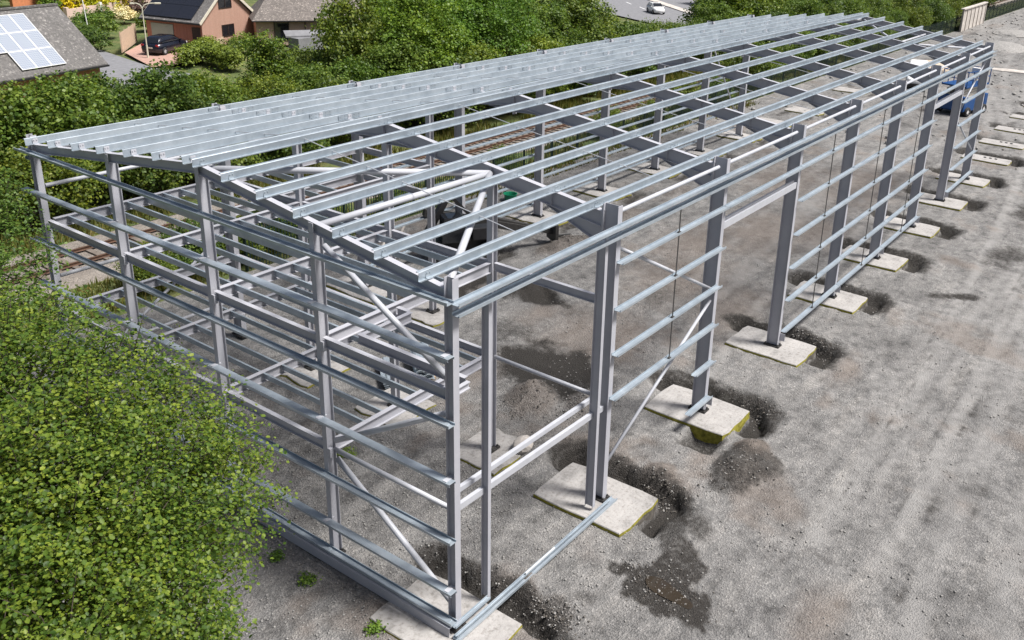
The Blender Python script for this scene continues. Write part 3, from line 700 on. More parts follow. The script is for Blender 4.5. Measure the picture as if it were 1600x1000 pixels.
# bracing tubes
def brace(p, q, r=.072): return sec('brace_tube', P_O(r), p, q, TB, FR, smooth=True)
brace((.1, 3.98, 8.35), (.1, .3, 6.3)); brace((.1, .3, 5.5), (.1, 3.98, 3.35)); brace((.1, 3.98, 2.85), (.1, .3, .5)); brace((.1, .26, 3.08), (.1, 4.04, 3.08), .06)
brace((6.2, .12, 1.1), (11.85, .12, 4.05), .05); brace((11.85, .12, 4.45), (6.2, .12, 7.5), .05)
brace((47.8, .12, 8.0), (42.1, .12, 5.15), .05); brace((42.1, .12, 4.9), (47.8, .12, 2.0), .05)
for y0, y1 in ((.35, 4.15), (8.22, 4.15), (8.3, 12.3), (16.2, 12.3)):
    brace((.1, y0, rz_(y0) - .16), (5.9, y1, rz_(y1) - .2), .085)
    brace((47.9, y0, rz_(y0) - .2), (42.1, y1, rz_(y1) - .2), .065)
for y in (4.15, 12.3): brace((.1, y, rz_(y) - .14), (5.9, y, rz_(y) - .2), .08); brace((42.1, y, rz_(y) - .2), (47.9, y, rz_(y) - .2), .06)
for z in (7.12, 4.24, 1.4): brace((.15, W - .12, z), (5.85, W - .12, z), .06)
brace((.15, W - .12, .6), (5.85, W - .12, 4.1), .05); brace((47.8, W - .2, 1.), (42.2, W - .2, 7.6), .05)
# mezzanine floors: primaries, edge beams and joists
ub = P_I(.30, .14, .01, .014); eb = P_I(.24, .12, .009, .013); jz = P_Z(.22, .06, .006, .018)
YL = (4.15, 8.22, 12.25, 16.25)
def beam(p, q, z, prof=ub, h=.30): return sec('floor_beam', prof, (*p, z - h / 2), (*q, z - h / 2), ST, FR)
def joists(xs, y0, y1, z):
    for x in xs: sec('joist', jz, (x, y0 + .008, z - .232), (x, y1 - .008, z - .232), G, FR)
for z in (6.12, 3.28):
    for y in YL: beam((.17, y), (5.88, y), z)
    for a, b in ((4.23, 8.14), (8.30, 12.17), (12.33, 16.2)): beam((.02, a), (.02, b), z, eb, .24)
    for a, b in ((4.27, 8.09), (8.32, 12.18), (12.42, 16.02)): beam((6., a), (6., b), z, eb, .24)
    xs = [.62 + .61 * k for k in range(9)]
    for a, b in zip(YL[:-1], YL[1:]): joists([x for x in xs if not (z < 4 and a > 12 and x > 4)], a, b, z)
beam((6., .48), (6., 4.03), 6.12, eb, .24); brace((6., .47, 3.16), (6., 4.03, 3.16), .06)
beam((.02, .24), (.02, 4.07), 6.12, eb, .24); beam((.62, .3), (.62, 3.6), 6.12, eb, .24); beam((.69, 3.6), (2.3, 3.6), 6.06, eb, .24); beam((2.3, 3.67), (2.3, 4.07), 6.06, eb, .24)
beam((.1, .17), (.56, .17), 6.1, P_I(.16, .1), .16)
for y in (12.25, 16.25): beam((6.13, y), (11.88, y), 6.12)
beam((12., 12.37), (12., 16.0), 6.12, eb, .24); beam((12., 12.37), (12., 16.0), 5.0, eb, .24); beam((6.13, 16.25), (11.88, 16.25), 4.95)
joists((6.9, 7.6, 10.), 12.25, 16.25, 6.12)
# two rails across the first bay at first floor level
sec('floor_beam', P_C(.10, .16, .008, .02, -1), (.12, .12, 3.2), (5.9, .12, 3.02), TB, FR); sec('floor_beam', P_C(.10, .12, .008, .02, -1), (.2, .42, 3.32), (5.95, .42, 3.2), TB, FR)

# ------------------------------------------------------------------ things lying in the yard
st = empty('sheet_stack', 'stack of silver galvanised sheets on the ground inside the near end of the frame', 'metal stack', (8.3, 9.3, -.08), .9)
for k in range(7):
    m = MB().prism([(-1.0, y, z) for y, z in ((-.3, 0), (-.22, .05), (-.1, .05), (-.05, 0), (.05, 0), (.1, .05), (.22, .05), (.3, 0), (.3, .02), (.23, .07), (.09, .07), (.04, .02), (-.04, .02), (-.09, .07), (-.23, .07), (-.3, .02))], None, (1.9 - .12 * (k % 3), 0, 0))
    o = m.build('sheet', G, st); o.location = (.06 * (k % 2), .03 * ((k * 7) % 3 - 1), .12 + .085 * k)
for xx in (-.7, .6): MB().box(xx - .05, xx + .05, -.4, .4, 0, .11).build('timber_bearer', M['timber'], st)
st2 = empty('sheet_stack', 'low pile of silver sections beside the taller stack of sheets', 'metal stack', (7.3, 9.9, -.08), .9)
for k in range(4):
    o = MB().prism([(-.9, y, z) for y, z in ((-.2, 0), (-.12, .05), (.0, .05), (.05, 0), (.2, 0), (.2, .02), (.06, .02), (.01, .07), (-.13, .07), (-.2, .02))], None, (1.7, 0, 0)).build('sheet', G, st2); o.location = (0, .03 * k, .02 + .08 * k)
def lump(name, label, loc, s, mat, seed, cat, group=None):
    bm = bmesh.new(); bmesh.ops.create_icosphere(bm, subdivisions=3, radius=1)
    r = np.random.default_rng(seed); d = r.normal(0, 1, (7, 3)); d /= np.linalg.norm(d, axis=1)[:, None]
    for v in bm.verts:
        c = np.array(v.co); k = 1 - .35 * max(0, (d @ c).max() - .55) + r.uniform(-.04, .04); v.co = Vector(c * k * np.array(s))
    me = bpy.data.meshes.new(name); bm.to_mesh(me); bm.free(); me.materials.append(mat)
    o = link(name, me); o.location = loc; return tag(o, label, cat, group)
lump('concrete_lump', 'broken grey concrete lump beside the inner post pad, right of the near door post', (6.6, 3.35, .1), (.42, .36, .28), M['oldconc'], 3, 'rubble')
t = MB()
for k in range(14):
    a = 2 * math.pi * k / 14; b_ = 2 * math.pi * (k + 1) / 14
    for r0, r1, z0, z1 in ((.3, .36, 0, .4), (.36, .40, .4, .4), (.40, .34, .4, .38), (.34, .27, .38, .05)):
        t.poly([(r0 * math.cos(a), r0 * math.sin(a), z0), (r0 * math.cos(b_), r0 * math.sin(b_), z0), (r1 * math.cos(b_), r1 * math.sin(b_), z1), (r1 * math.cos(a), r1 * math.sin(a), z1)], [(0, 1, 2, 3)])
t.poly([(.3 * math.cos(2 * math.pi * k / 14), .3 * math.sin(2 * math.pi * k / 14), .05) for k in range(14)], [tuple(range(14))])
o = t.build('plastic_tub', M['tub']); o.location = (25.3, 19.2, -.1); tag(o, 'round green plastic tub by the green railway fence', 'tub')

# wheels
def wheel_mb(r, w_):
    m = MB(); prof = [(r * .55, -w_ / 2), (r * .9, -w_ / 2), (r, -w_ * .3), (r, w_ * .3), (r * .9, w_ / 2), (r * .55, w_ / 2)]; n = 20
    vs = [(a * math.cos(2 * math.pi * k / n), y, a * math.sin(2 * math.pi * k / n)) for k in range(n) for a, y in prof]; L = len(prof)
    m.poly(vs, [(k * L + j, k * L + (j + 1) % L, ((k + 1) % n) * L + (j + 1) % L, ((k + 1) % n) * L + j) for k in range(n) for j in range(L)]); return m
def rim_mb(r, w_):
    m = MB().tube((0, -w_ * .3, 0), (0, w_ * .3, 0), r * .56, n=16)
    for k in range(5):
        a = 2 * math.pi * k / 5
        for s in (-1, 1): m.bar((.05 * math.cos(a), s * w_ * .34, .05 * math.sin(a)), (r * .52 * math.cos(a), s * w_ * .36, r * .52 * math.sin(a)), r * .14, .03, up=(0, 1, 0))
    return m
def wheels(root, pts, r, w_, rimmat):
    a = wheel_mb(r, w_).mesh('tyre', M['rubber']); b = rim_mb(r, w_).mesh('rim', rimmat)
    for p in pts:
        t_ = link('wheel', a, None, root); t_.location = p; rr_ = link('rim', b, None, t_)
# telehandler-like plant machine near the railway side
pm = empty('plant_machine', 'black plant machine with long dark arms parked inside the frame near the railway side', 'plant machine', (17.2, 15.4, -.1), rad(-32))
MB().box(-1.5, 1.4, -.6, .6, .55, 1.15).build('chassis', M['black'], pm, bevel=.06)
wheels(pm, [(x, y, .5) for x in (-1.0, .95) for y in (-.85, .85)], .5, .36, M['dark'])
MB().prism([(-1.2, -.95, 1.15), (.1, -.95, 1.15), (.1, -.95, 1.9), (-.2, -.95, 2.35), (-1.1, -.95, 2.35)], None, (0, .75, 0)).build('cab', M['glass'], pm, bevel=.03)
MB().bar((-1.7, .35, 2.3), (3.6, .35, .9), .34, .36).bar((1.6, .35, 1.62), (4.6, .35, .7), .24, .26).build('boom', M['dark'], pm, bevel=.02)
MB().bar((-1.9, -.2, 1.1), (-.6, .2, 3.1), .22, .3).bar((-.6, .2, 3.1), (.5, .35, 1.9), .14).build('lift_ram', M['black'], pm)
MB().box(4.5, 4.65, -.25, .95, .25, 1.2).box(4.6, 5.7, -.1, .05, .25, .33).box(4.6, 5.7, .65, .8, .25, .33).build('fork_carriage', M['dark'], pm)
MB().box(.2, 1.4, -.95, -.35, 1.15, 1.75).build('engine_cover', M['black'], pm, bevel=.05)
# white pipe lattice beside it
lt = MB()
for a, b_ in (((13.6, 17.4, 0), (15.6, 18.3, 1.3)), ((13.9, 16.9, 0), (15.9, 17.8, 1.3)), ((14.2, 17.4, .3), (14.5, 17., .4)), ((14.8, 17.7, .7), (15.1, 17.3, .8))): lt.tube(a, b_, .06, n=8)
tag(lt.build('pipe_rack', M['oldconc']), 'pale leaning pipe frame on the ground behind the mezzanine by the railway fence', 'pipe frame')
# blue scissor lift
sl = empty('scissor_lift', 'blue scissor lift with cream lifting arms behind the far door bay', 'scissor lift', (70.4, 5.9, -.1), rad(-14)); sl.scale = (1.25, 1.25, 1.1)
MB().box(-1.6, 1.6, -.95, .95, .35, 1.25).box(-1.65, -1.2, -.98, .98, .4, 1.5).box(1.2, 1.65, -.98, .98, .4, 1.5).build('chassis', M['blue'], sl, bevel=.04)
wheels(sl, [(x, y, .36) for x in (-1.15, 1.15) for y in (-.98, .98)], .36, .28, M['white'])
for k in range(4):
    for s in (-1, 1):
        MB().bar((-1.35, s * .55, 1.3 + .2 * k), (1.35, s * .55, 1.5 + .2 * k), .09, .16).build('lifting_arm', M['cream'], sl)
        MB().bar((1.35, s * .4, 1.3 + .2 * k), (-1.35, s * .4, 1.5 + .2 * k), .09, .16).build('lifting_arm', M['cream'], sl)
MB().box(-1.6, 1.6, -.9, .9, 2.2, 2.32).build('platform', M['blue'], sl)
g_ = MB()
for x in (-1.58, -.8, 0, .8, 1.58):
    for y in (-.88, .88): g_.bar((x, y, 2.32), (x, y, 3.4), .05)
for z in (2.85, 3.4):
    for y in (-.88, .88): g_.bar((-1.6, y, z), (1.6, y, z), .05)
    for x in (-1.58, 1.58): g_.bar((x, -.9, z), (x, .9, z), .05)
g_.build('guard_rail', M['blue'], sl)
MB().box(1.2, 1.5, -.3, .3, 2.9, 3.35).build('control_box', M['white'], sl, bevel=.03)

# cars and van: lofted bodies
def car_body(L, Wd, prof, belt=.55):
    """prof: list of (x, z_low, z_high, halfwidth_low, halfwidth_high)"""
    m = MB(); vs = []
    for x, z0, z1, w0, w1 in prof:
        zm = z0 + (z1 - z0) * .5
        vs += [(x, -w0 * .92, z0), (x, -w0, zm), (x, -w1, z1 - .04), (x, -w1 * .8, z1), (x, w1 * .8, z1), (x, w1, z1 - .04), (x, w0, zm), (x, w0 * .92, z0)]
    n = 8; fs = [tuple(range(n)), tuple(range((len(prof) - 1) * n + n - 1, (len(prof) - 1) * n - 1, -1))]
    for i in range(len(prof) - 1): fs += [(i * n + k, i * n + (k + 1) % n, (i + 1) * n + (k + 1) % n, (i + 1) * n + k) for k in range(n)]
    m.poly(vs, fs); return m
def make_car(name, label, loc, rz, paint, van=False):
    c = empty(name, label, 'van' if van else 'car', loc, rz)
    if not van:
        low = [(-2.15, .35, .8, .74, .7), (-2.05, .25, .98, .86, .8), (-1.2, .22, 1.0, .9, .84), (.5, .22, 1.0, .9, .84), (1.1, .22, .98, .9, .82), (1.9, .26, .84, .84, .74), (2.15, .36, .7, .7, .6)]
        cab = [(-2.0, .96, 1.02, .78, .72), (-1.6, .96, 1.45, .8, .60), (-1.2, .96, 1.52, .82, .62), (.0, .96, 1.54, .82, .62), (.35, .96, 1.48, .82, .62), (1.15, .96, 1.02, .78, .72)]
    else:
        low = [(-2.6, .35, 1.15, .9, .88), (-2.5, .3, 1.2, .98, .94), (1.4, .3, 1.2, .98, .94), (2.3, .32, 1.1, .94, .84), (2.55, .4, .9, .82, .72)]
        cab = [(-2.55, 1.16, 2.1, .95, .82), (-2.3, 1.16, 2.22, .96, .84), (.7, 1.16, 2.22, .96, .84), (.95, 1.16, 2.12, .96, .82), (1.75, 1.16, 1.24, .88, .8)]
    car_body(0, 0, low).build('body', paint, c, True)
    cabo = car_body(0, 0, cab).build('cabin', paint, c, True)
    # windows: slightly proud glass panes
    if not van:
        for s in (-1, 1):
            MB().poly([(-1.5, s * .815, 1.05), (.95, s * .815, 1.05), (.25, s * .69, 1.44), (-1.35, s * .69, 1.44)], [(0, 1, 2, 3)]).build('side_window', M['glass'], c)
        MB().poly([(1.12, -.7, 1.06), (1.12, .7, 1.06), (.42, .6, 1.5), (.42, -.6, 1.5)], [(0, 1, 2, 3)]).build('windscreen', M['glass'], c)
        MB().poly([(-2.0, -.7, 1.06), (-2.0, .7, 1.06), (-1.64, .58, 1.44), (-1.64, -.58, 1.44)], [(0, 1, 2, 3)]).build('rear_window', M['glass'], c)
        MB().poly([(-1.0, -.45, 1.545), (.0, -.45, 1.555), (.0, .45, 1.555), (-1., .45, 1.545)], [(0, 1, 2, 3)]).build('roof_window', M['glass'], c)
        for s in (-1, 1):
            MB().box(-2.14, -2.0, s * .68 - .12, s * .68 + .12, .78, .94).build('tail_light', M['red'], c); MB().box(2.0, 2.12, s * .6 - .14, s * .6 + .14, .62, .74).build('headlight', M['white'], c)
            MB().box(.75, .95, s * .98 - .1, s * .98 + .1, .98, 1.12).build('mirror', paint, c, bevel=.02)
        MB().box(-2.19, -2.1, -.26, .26, .6, .72).build('number_plate', M['cream'], c)
        wheels(c, [(x, y, .33) for x in (-1.35, 1.35) for y in (-.82, .82)], .33, .22, M['rodl'])
    else:
        MB().poly([(1.72, -.78, 1.28), (1.72, .78, 1.28), (1.02, .72, 2.06), (1.02, -.72, 2.06)], [(0, 1, 2, 3)]).build('windscreen', M['glass'], c)
        for s in (-1, 1):
            MB().poly([(.1, s * .955, 1.3), (1.5, s * .945, 1.3), (.95, s * .90, 1.95), (.1, s * .90, 1.95)], [(0, 1, 2, 3)]).build('side_window', M['glass'], c)
            MB().box(2.42, 2.5, s * .66 - .15, s * .66 + .15, .8, .98).build('headlight', M['rodl'], c)
        MB().box(2.5, 2.62, -.8, .8, .35, .6).build('bumper', M['black'], c, bevel=.03)
        wheels(c, [(x, y, .36) for x in (-1.6, 1.65) for y in (-.88, .88)], .36, .24, M['rodl'])
    return c
make_car('parked_car', 'dark navy hatchback parked on the pink driveway before the brick house', (38.2, 72.4, .05), rad(24), M['navy']).scale = (1.1, 1.1, 1.1)
make_car('road_car', 'white car on the grey road beyond the hedge', (109.8, 60.2, .02), rad(-131), M['white'])
make_car('work_van', 'white van with a dark windscreen standing past the far end of the frame', (80.2, 12.6, -.1), rad(-165), M['white'], True)
# tan sheeting heap and broken white strip in the far yard
lump('sheeting_heap', 'tan heap of sheeting and timber beyond the white van', (93.5, 14.6, -.1), (3.6, 2.4, .75), M['tarp'], 11, 'heap')
lump('rubble_strip', 'long strip of white broken concrete across the far yard', (98, 5.2, -.12), (1.0, 6.5, .3), M['oldconc'], 12, 'rubble')
tag(MB().bar((66.5, -.2, -.02), (63.5, -3.2, -.02), .22, .14).build('timber_beam', M['sleeper']), 'dark timber beam lying beside the bare concrete strips', 'timber')
for k, (x, y, s) in enumerate(((135, 14, 3), (150, 10, 4), (118, 12, 3.5), (165, 6, 5))):
    lump('spoil_heap', ['low grey rubble heap far off before the green fence', 'pale rubble heap far off near the right edge', 'grey spoil bank beyond the tan sheeting', 'furthest rubble heap by the end of the green fence'][k], (x, y, -.2), (s * 1.5, s, .8), M['stone'], 40 + k, 'spoil heap')

# ------------------------------------------------------------------ railway
tr = empty('railway_track', 'rusty railway track on brown ballast beyond the green fence', 'railway track')
slp = MB().box(-.12, .12, -1.25, 1.25, 0, .10).mesh('sleeper', M['sleeper'])
for k in range(300):
    o = link('sleeper', slp, None, tr); o.location = (-30 + .68 * k, 27.4, .10); o.rotation_euler = (0, 0, random.uniform(-.015, .015))
rp = [(-.07, 0), (.07, 0), (.07, .012), (.012, .03), (.012, .1), (.036, .11), (.036, .15), (-.036, .15), (-.036, .11), (-.012, .1), (-.012, .03), (-.07, .012)]
tr['_id'] = 1
for y in (26.68, 28.12): sec('rail', rp, (-60, y, .2), (240, y, .2), M['rust'], tr)
tr2 = MB()
# green palisade fence on the railway side
FE = empty('palisade_fence', 'long dark green palisade fence between the yard and the railway', 'fence', (0, 21.4, -.1)); bpy.context.view_layer.update()
pst = MB().box(-.05, .05, -.05, .05, 0, 2.1).mesh('post', M['green'])
for k in range(65):
    o = link('post', pst, None, FE); o.location = (10 + 2.75 * k, 0, 0)
m = MB()
for z in (.35, 1.75): m.bar((10, -.06, z), (186, -.06, z), .05, .06)
m.build('rail', M['green'], FE)
npal = int(176 / .155); xs = 10 + .155 * np.arange(npal)
pv = np.array([(-.024, -.10, .05), (.024, -.10, .05), (.024, -.10, 2.0), (0, -.10, 2.12), (-.024, -.10, 2.0), (-.024, -.085, .05), (.024, -.085, .05), (.024, -.085, 2.0), (0, -.085, 2.12), (-.024, -.085, 2.0)])
V = (pv[None] + np.stack([xs, 0 * xs, 0 * xs], -1)[:, None]).reshape(-1, 3)
q = np.array([(0, 1, 2, 4), (5, 9, 7, 6), (0, 4, 9, 5), (1, 6, 7, 2), (4, 2, 3, 3), (4, 3, 8, 9), (2, 7, 8, 3), (9, 8, 7, 7)])
FF = (q[None] + (np.arange(npal) * 10)[:, None, None]).reshape(-1, 4)
me = bpy.data.meshes.new('pales'); me.from_pydata(V.tolist(), [], [[i for j, i in enumerate(f) if i not in f[:j]] for f in FF.tolist()]); me.materials.append(M['green'])
tag(link('pales', me, None, FE), kind='stuff')
CW = empty('concrete_wall', 'pale streaked concrete panel wall standing in the line of the green fence at the far end', 'wall', (130.5, 20.6, -.1), rad(1))
for k in range(6): MB().box(k * 2.6, k * 2.6 + 2.5, -.1, .1, 0, 3.1 + .06 * (k % 2)).build('panel', M['oldconc'], CW, bevel=.02)
for k in range(7): MB().box(k * 2.6 - .18, k * 2.6 + .06, -.22, -.105, 0, 3.0).build('pier', M['oldconc'], CW)
MB().box(-.3, 15.8, -.3, .3, 3.18, 3.34).build('coping', M['oldconc'], CW)

# ------------------------------------------------------------------ houses
def frame(origin, ux, uy):
    ux = Vector((ux[0], ux[1], 0)).normalized(); uy = Vector((uy[0], uy[1], 0)).normalized()
    return Matrix(((ux.x, uy.x, 0, origin[0]), (ux.y, uy.y, 0, origin[1]), (0, 0, 1, origin[2] if len(origin) > 2 else 0), (0, 0, 0, 1)))
def place(o, mtx): o.matrix_world = mtx; return o
# house 1: only its roof slope shows. local x along the eaves (to the left negative), y up the slope in plan
h1 = empty('bungalow', 'house with a lichen spotted grey roof and pale solar panels, at the left edge', 'house', (24.3, 57.2, 0), rad(12))
rise, run = 3.9, 4.4
MB().box(-16, -.35, .45, 8.35, 0, 2.55).build('wall', M['brick'], h1)
rf = MB()
rf.prism([(-16.3, -.05, 2.55), (-16.3, run, 2.6 + rise), (-16.3, 2 * run + .05, 2.55), (-16.3, 2 * run + .05, 2.4), (-16.3, run, 2.42 + rise), (-16.3, -.05, 2.4)], None, (16.3, 0, 0))
roof1 = rf.build('roof', M['tile'], h1)
MB().bar((-16.3, run, 2.62 + rise), (0, run, 2.62 + rise), .3, .14).build('ridge_tiles', M['tile'], roof1)
MB().bar((-16.3, -.12, 2.42), (0, -.12, 2.42), .14, .12).build('gutter', M['black'], h1)
sl_ = math.hypot(rise, run); ang = math.atan2(rise, run)
pm_ = MB().box(-.55, .55, -.79, .79, 0, .05).mesh('solar_panel', M['solarw'])
fm_ = MB().box(-.56, .56, -.80, -.765, 0, .062).box(-.56, .56, .765, .80, 0, .062).box(-.56, -.525, -.764, .764, 0, .062).box(.525, .56, -.764, .764, 0, .062).mesh('frame', M['white'])
for c in range(7):
    for r_ in range(3):
        if c > 2 and r_ == 0: continue
        u = -3.75 - 1.14 * c; v = .42 + .81 + 1.62 * r_
        o = link('solar_panel', pm_, None, h1); o.location = (u, v * math.cos(ang) - .06, 2.6 + v * math.sin(ang) + .06); o.rotation_euler = (ang, 0, 0)
        link('frame', fm_, None, o)
MB().box(-5.3, -4.6, run + 1.2, run + 1.9, 5, 8.3).build('chimney', M['brick'], h1)
# house 2: brick house with black panels, gable towards the yard
u = Vector((1.9, -7.1, 0)).normalized(); nn = Vector((.966, .26, 0))
h2 = empty('brick_house', 'red brick house with black solar panels and a pale green garage door', 'house'); h2.matrix_world = frame((39.5, 78.4, 0), u, nn)
Lh, Wh, eh, rr2 = 7.35, 8.2, 2.6, 6.0
MB().prism([(.25, .45, 0), (.25, Wh - .1, 0), (.25, Wh - .1, eh), (.25, Wh / 2 + .2, rr2 - .2), (.25, .45, eh + .05)], None, (Lh - .5, 0, 0)).build('wall', M['brick'], h2)
rf = MB()
rf.prism([(-.1, -.05, eh), (-.1, Wh / 2, rr2), (-.1, Wh + .3, eh), (-.1, Wh + .3, eh - .16), (-.1, Wh / 2, rr2 - .16), (-.1, -.05, eh - .16)], None, (Lh + .1, 0, 0))
roof2 = rf.build('roof', M['tile'], h2)
MB().bar((Lh + .02, -.05, eh - .08), (Lh + .02, Wh / 2, rr2 - .06), .06, .26).bar((Lh + .02, Wh + .3, eh - .08), (Lh + .02, Wh / 2, rr2 - .06), .06, .26).build('bargeboard', M['cream'], h2)
MB().bar((-.1, -.12, eh - .12), (Lh, -.12, eh - .12), .13, .1).build('gutter', M['black'], h2)
MB().box(.9, 3.6, .38, .44, 0, 2.15).build('garage_door', M['pgreen'], h2)
MB().box(5.9, 6.9, .38, .44, 0, 2.1).build('front_door', M['wframe'], h2)
a2 = math.atan2(rr2 - eh, Wh / 2)
pm_ = MB().box(-.99, .99, -.84, .84, 0, .06).mesh('solar_panel', M['solarb'])
for c in range(3):
    for r_ in range(2):
        uu = 1.15 + 2.02 * c; v = 1.15 + 1.72 * r_
        o = link('solar_panel', pm_, None, h2); o.location = (uu, v * math.cos(a2) - .06, eh + v * math.sin(a2) + .08); o.rotation_euler = (a2, 0, 0)
def window(root, x, y0, y1, z0, z1, glassn='pane'):
    f = MB().box(x, x + .05, y0, y1, z0, z0 + .08).box(x, x + .05, y0, y1, z1 - .08, z1).box(x, x + .05, y0, y0 + .08, z0 + .08, z1 - .08).box(x, x + .05, y1 - .08, y1, z0 + .08, z1 - .08).box(x, x + .05, (y0 + y1) / 2 - .04, (y0 + y1) / 2 + .04, z0 + .08, z1 - .08).build('window', M['wframe'], root)
    MB().box(x - .0, x + .02, y0 + .08, (y0 + y1) / 2 - .04, z0 + .08, z1 - .08).build(glassn, M['glass'], f); MB().box(x, x + .02, (y0 + y1) / 2 + .04, y1 - .08, z0 + .08, z1 - .08).build(glassn, M['glass'], f)
window(h2, Lh - .25, 3.0, 4.9, 3.7, 5.0); window(h2, Lh - .25, 3.2, 5.0, .9, 2.1)
# lower hipped wing
h3 = empty('hipped_wing_house', 'brick house wing with a plain brown hipped roof behind the tall shrubs', 'house'); h3.matrix_world = frame((46.6, 70.4, 0), (4.4, -2.7), (2.7, 4.4))
MB().box(.4, 11, .4, 7, 0, 2.6).build('wall', M['brick'], h3)
hr = MB().poly([(0, 0, 2.55), (11.4, 0, 2.55), (11.4, 7.4, 2.55), (0, 7.4, 2.55), (2.6, 3.7, 5.6), (11.4, 3.7, 5.6)], [(0, 1, 5, 4), (1, 2, 5), (2, 3, 4, 5), (3, 0, 4), (0, 3, 2, 1)])
hr.build('roof', M['tile2'], h3)
MB().bar((0, -.06, 2.5), (9.4, -.06, 2.5), .12, .1).build('gutter', M['black'], h3)
m = MB().box(2.2, 3.5, .33, .40, .5, 2.3); m.build('window', M['glass'], h3); MB().box(2.1, 2.2, .32, .41, .5, 2.4).box(3.5, 3.6, .32, .41, .5, 2.4).build('window_frame', M['wframe'], h3)
MB().tube((5.2, .3, 0), (5.2, .3, 2.5), .04, n=8).build('downpipe', M['black'], h3)
tag(MB().poly([(47.2, 66.0, 1.5), (52.5, 63.4, 1.5), (52.9, 64.4, 1.9), (47.7, 67.0, 1.9), (47.2, 66., 1.35), (52.5, 63.4, 1.35), (52.9, 64.4, 1.75), (47.7, 67., 1.75)], [(0, 1, 2, 3), (7, 6, 5, 4), (0, 4, 5, 1), (1, 5, 6, 2), (2, 6, 7, 3), (3, 7, 4, 0)]).box(47.6, 52.4, 64.6, 66.2, 0, 1.34).build('garden_shed', M['asphalt']), 'grey flat topped shed half hidden by shrubs below the hipped roof', 'shed')
# timber fence, garden walls, lamp posts, washing pole
def board_fence(name, label, a, b, h, mat, n, cat='fence', postmat=None):
    a = Vector((*a, 0)); b = Vector((*b, 0)); r = empty(name, label, cat, a, math.atan2(b.y - a.y, b.x - a.x)); L = (b - a).length
    bd = MB().box(.01, L / n - .015, -.012, .012, .05, h).mesh('board', mat)
    for k in range(n): o = link('board', bd, None, r); o.location = (k * L / n, 0, .0)
    for k in range(int(L / 1.9) + 1): MB().box(k * 1.9 - .05, k * 1.9 + .05, .013, .11, 0, h + .08).build('post', postmat or mat, r)
    MB().box(0, L, .013, .06, .3, .38).box(0, L, .013, .06, h - .3, h - .22).build('rail', mat, r)
board_fence('timber_fence', 'pale boarded timber fence beside the pink driveway', (35.2, 74.6), (39.6, 79.6), 1.9, M['timber'], 40)
board_fence('timber_fence', 'low pale picket fence behind the clipped hedge of the brick house', (38.4, 67.6), (43.6, 71.0), 1.2, M['timber'], 36)
GW = empty('garden_wall', 'pale pink garden wall below the row of golden conifers', 'wall', (41.8, 97.2, 0), math.atan2(5.2, 10)); 
MB().box(0, 13, -.12, .12, 0, 1.3).build('wall', M['pinkwall'], GW)
for k in range(5): MB().box(3.0 * k - .2, 3.0 * k + .2, -.22, .22, 0, 1.55).build('pier', M['white'] if k in (2, 3) else M['pinkwall'], GW)
GW2 = empty('garden_wall', 'tall pink rendered gable end behind the grey roofed house', 'wall', (37.0, 99, 0), .3); MB().box(0, 3.4, -.2, .2, 0, 3.6).build('wall', M['orange'], GW2); MB().box(-.1, 3.5, -.25, .25, 3.6, 3.75).build('coping', M['pinkwall'], GW2)
tag(MB().box(40, 60, 104, 104.4, 0, 2.6).build('garden_wall', M['pinkwall']), 'long pale wall furthest back above the golden conifers', 'wall')
lp = empty('street_lamp', 'cream street lamp with two curved arms beside the dark car', 'street lamp', (35.3, 70.6, 0), rad(-30))
MB().tube((0, 0, 0), (0, 0, 1.2), .09, .08, 10).tube((0, 0, 1.2), (0, 0, 4.6), .06, .05, 10).build('pole', M['lamp'], lp)
m = MB()
for s in (1, -.6):
    pts = [(0, 0, 4.55), (s * .25, 0, 4.85), (s * .7, 0, 4.98), (s * 1.15, 0, 4.98)]
    for a, b_ in zip(pts[:-1], pts[1:]): m.tube(a, b_, .045, n=8)
m.build('arm', M['lamp'], lp)
for s in (1, -.6): MB().box(min(s * 1.05, s * 1.6), max(s * 1.05, s * 1.6), -.14, .14, 4.9, 5.04).build('lamp_head', M['lamp'], lp, bevel=.04)
wp = empty('washing_pole', 'slender white pole with a red float hanging beside the dark hedge', 'pole', (35.1, 79.9, 0)); MB().tube((0, 0, 0), (-.4, 0, 6.8), .05, n=8).build('pole', M['white'], wp)
bm = bmesh.new(); bmesh.ops.create_uvsphere(bm, u_segments=12, v_segments=8, radius=.22); me = bpy.data.meshes.new('float'); bm.to_mesh(me); bm.free(); me.materials.append(M['red']); o = link('float', me, None, wp); o.location = (-.45, 0, 4.6)
tag(MB().box(36.9, 38.4, 66.5, 67.6, 0, .75).box(36.8, 38.5, 66.4, 67.7, .752, .86).build('water_butt', M['oldconc']), 'pale garden planter box behind the clipped hedge', 'planter')

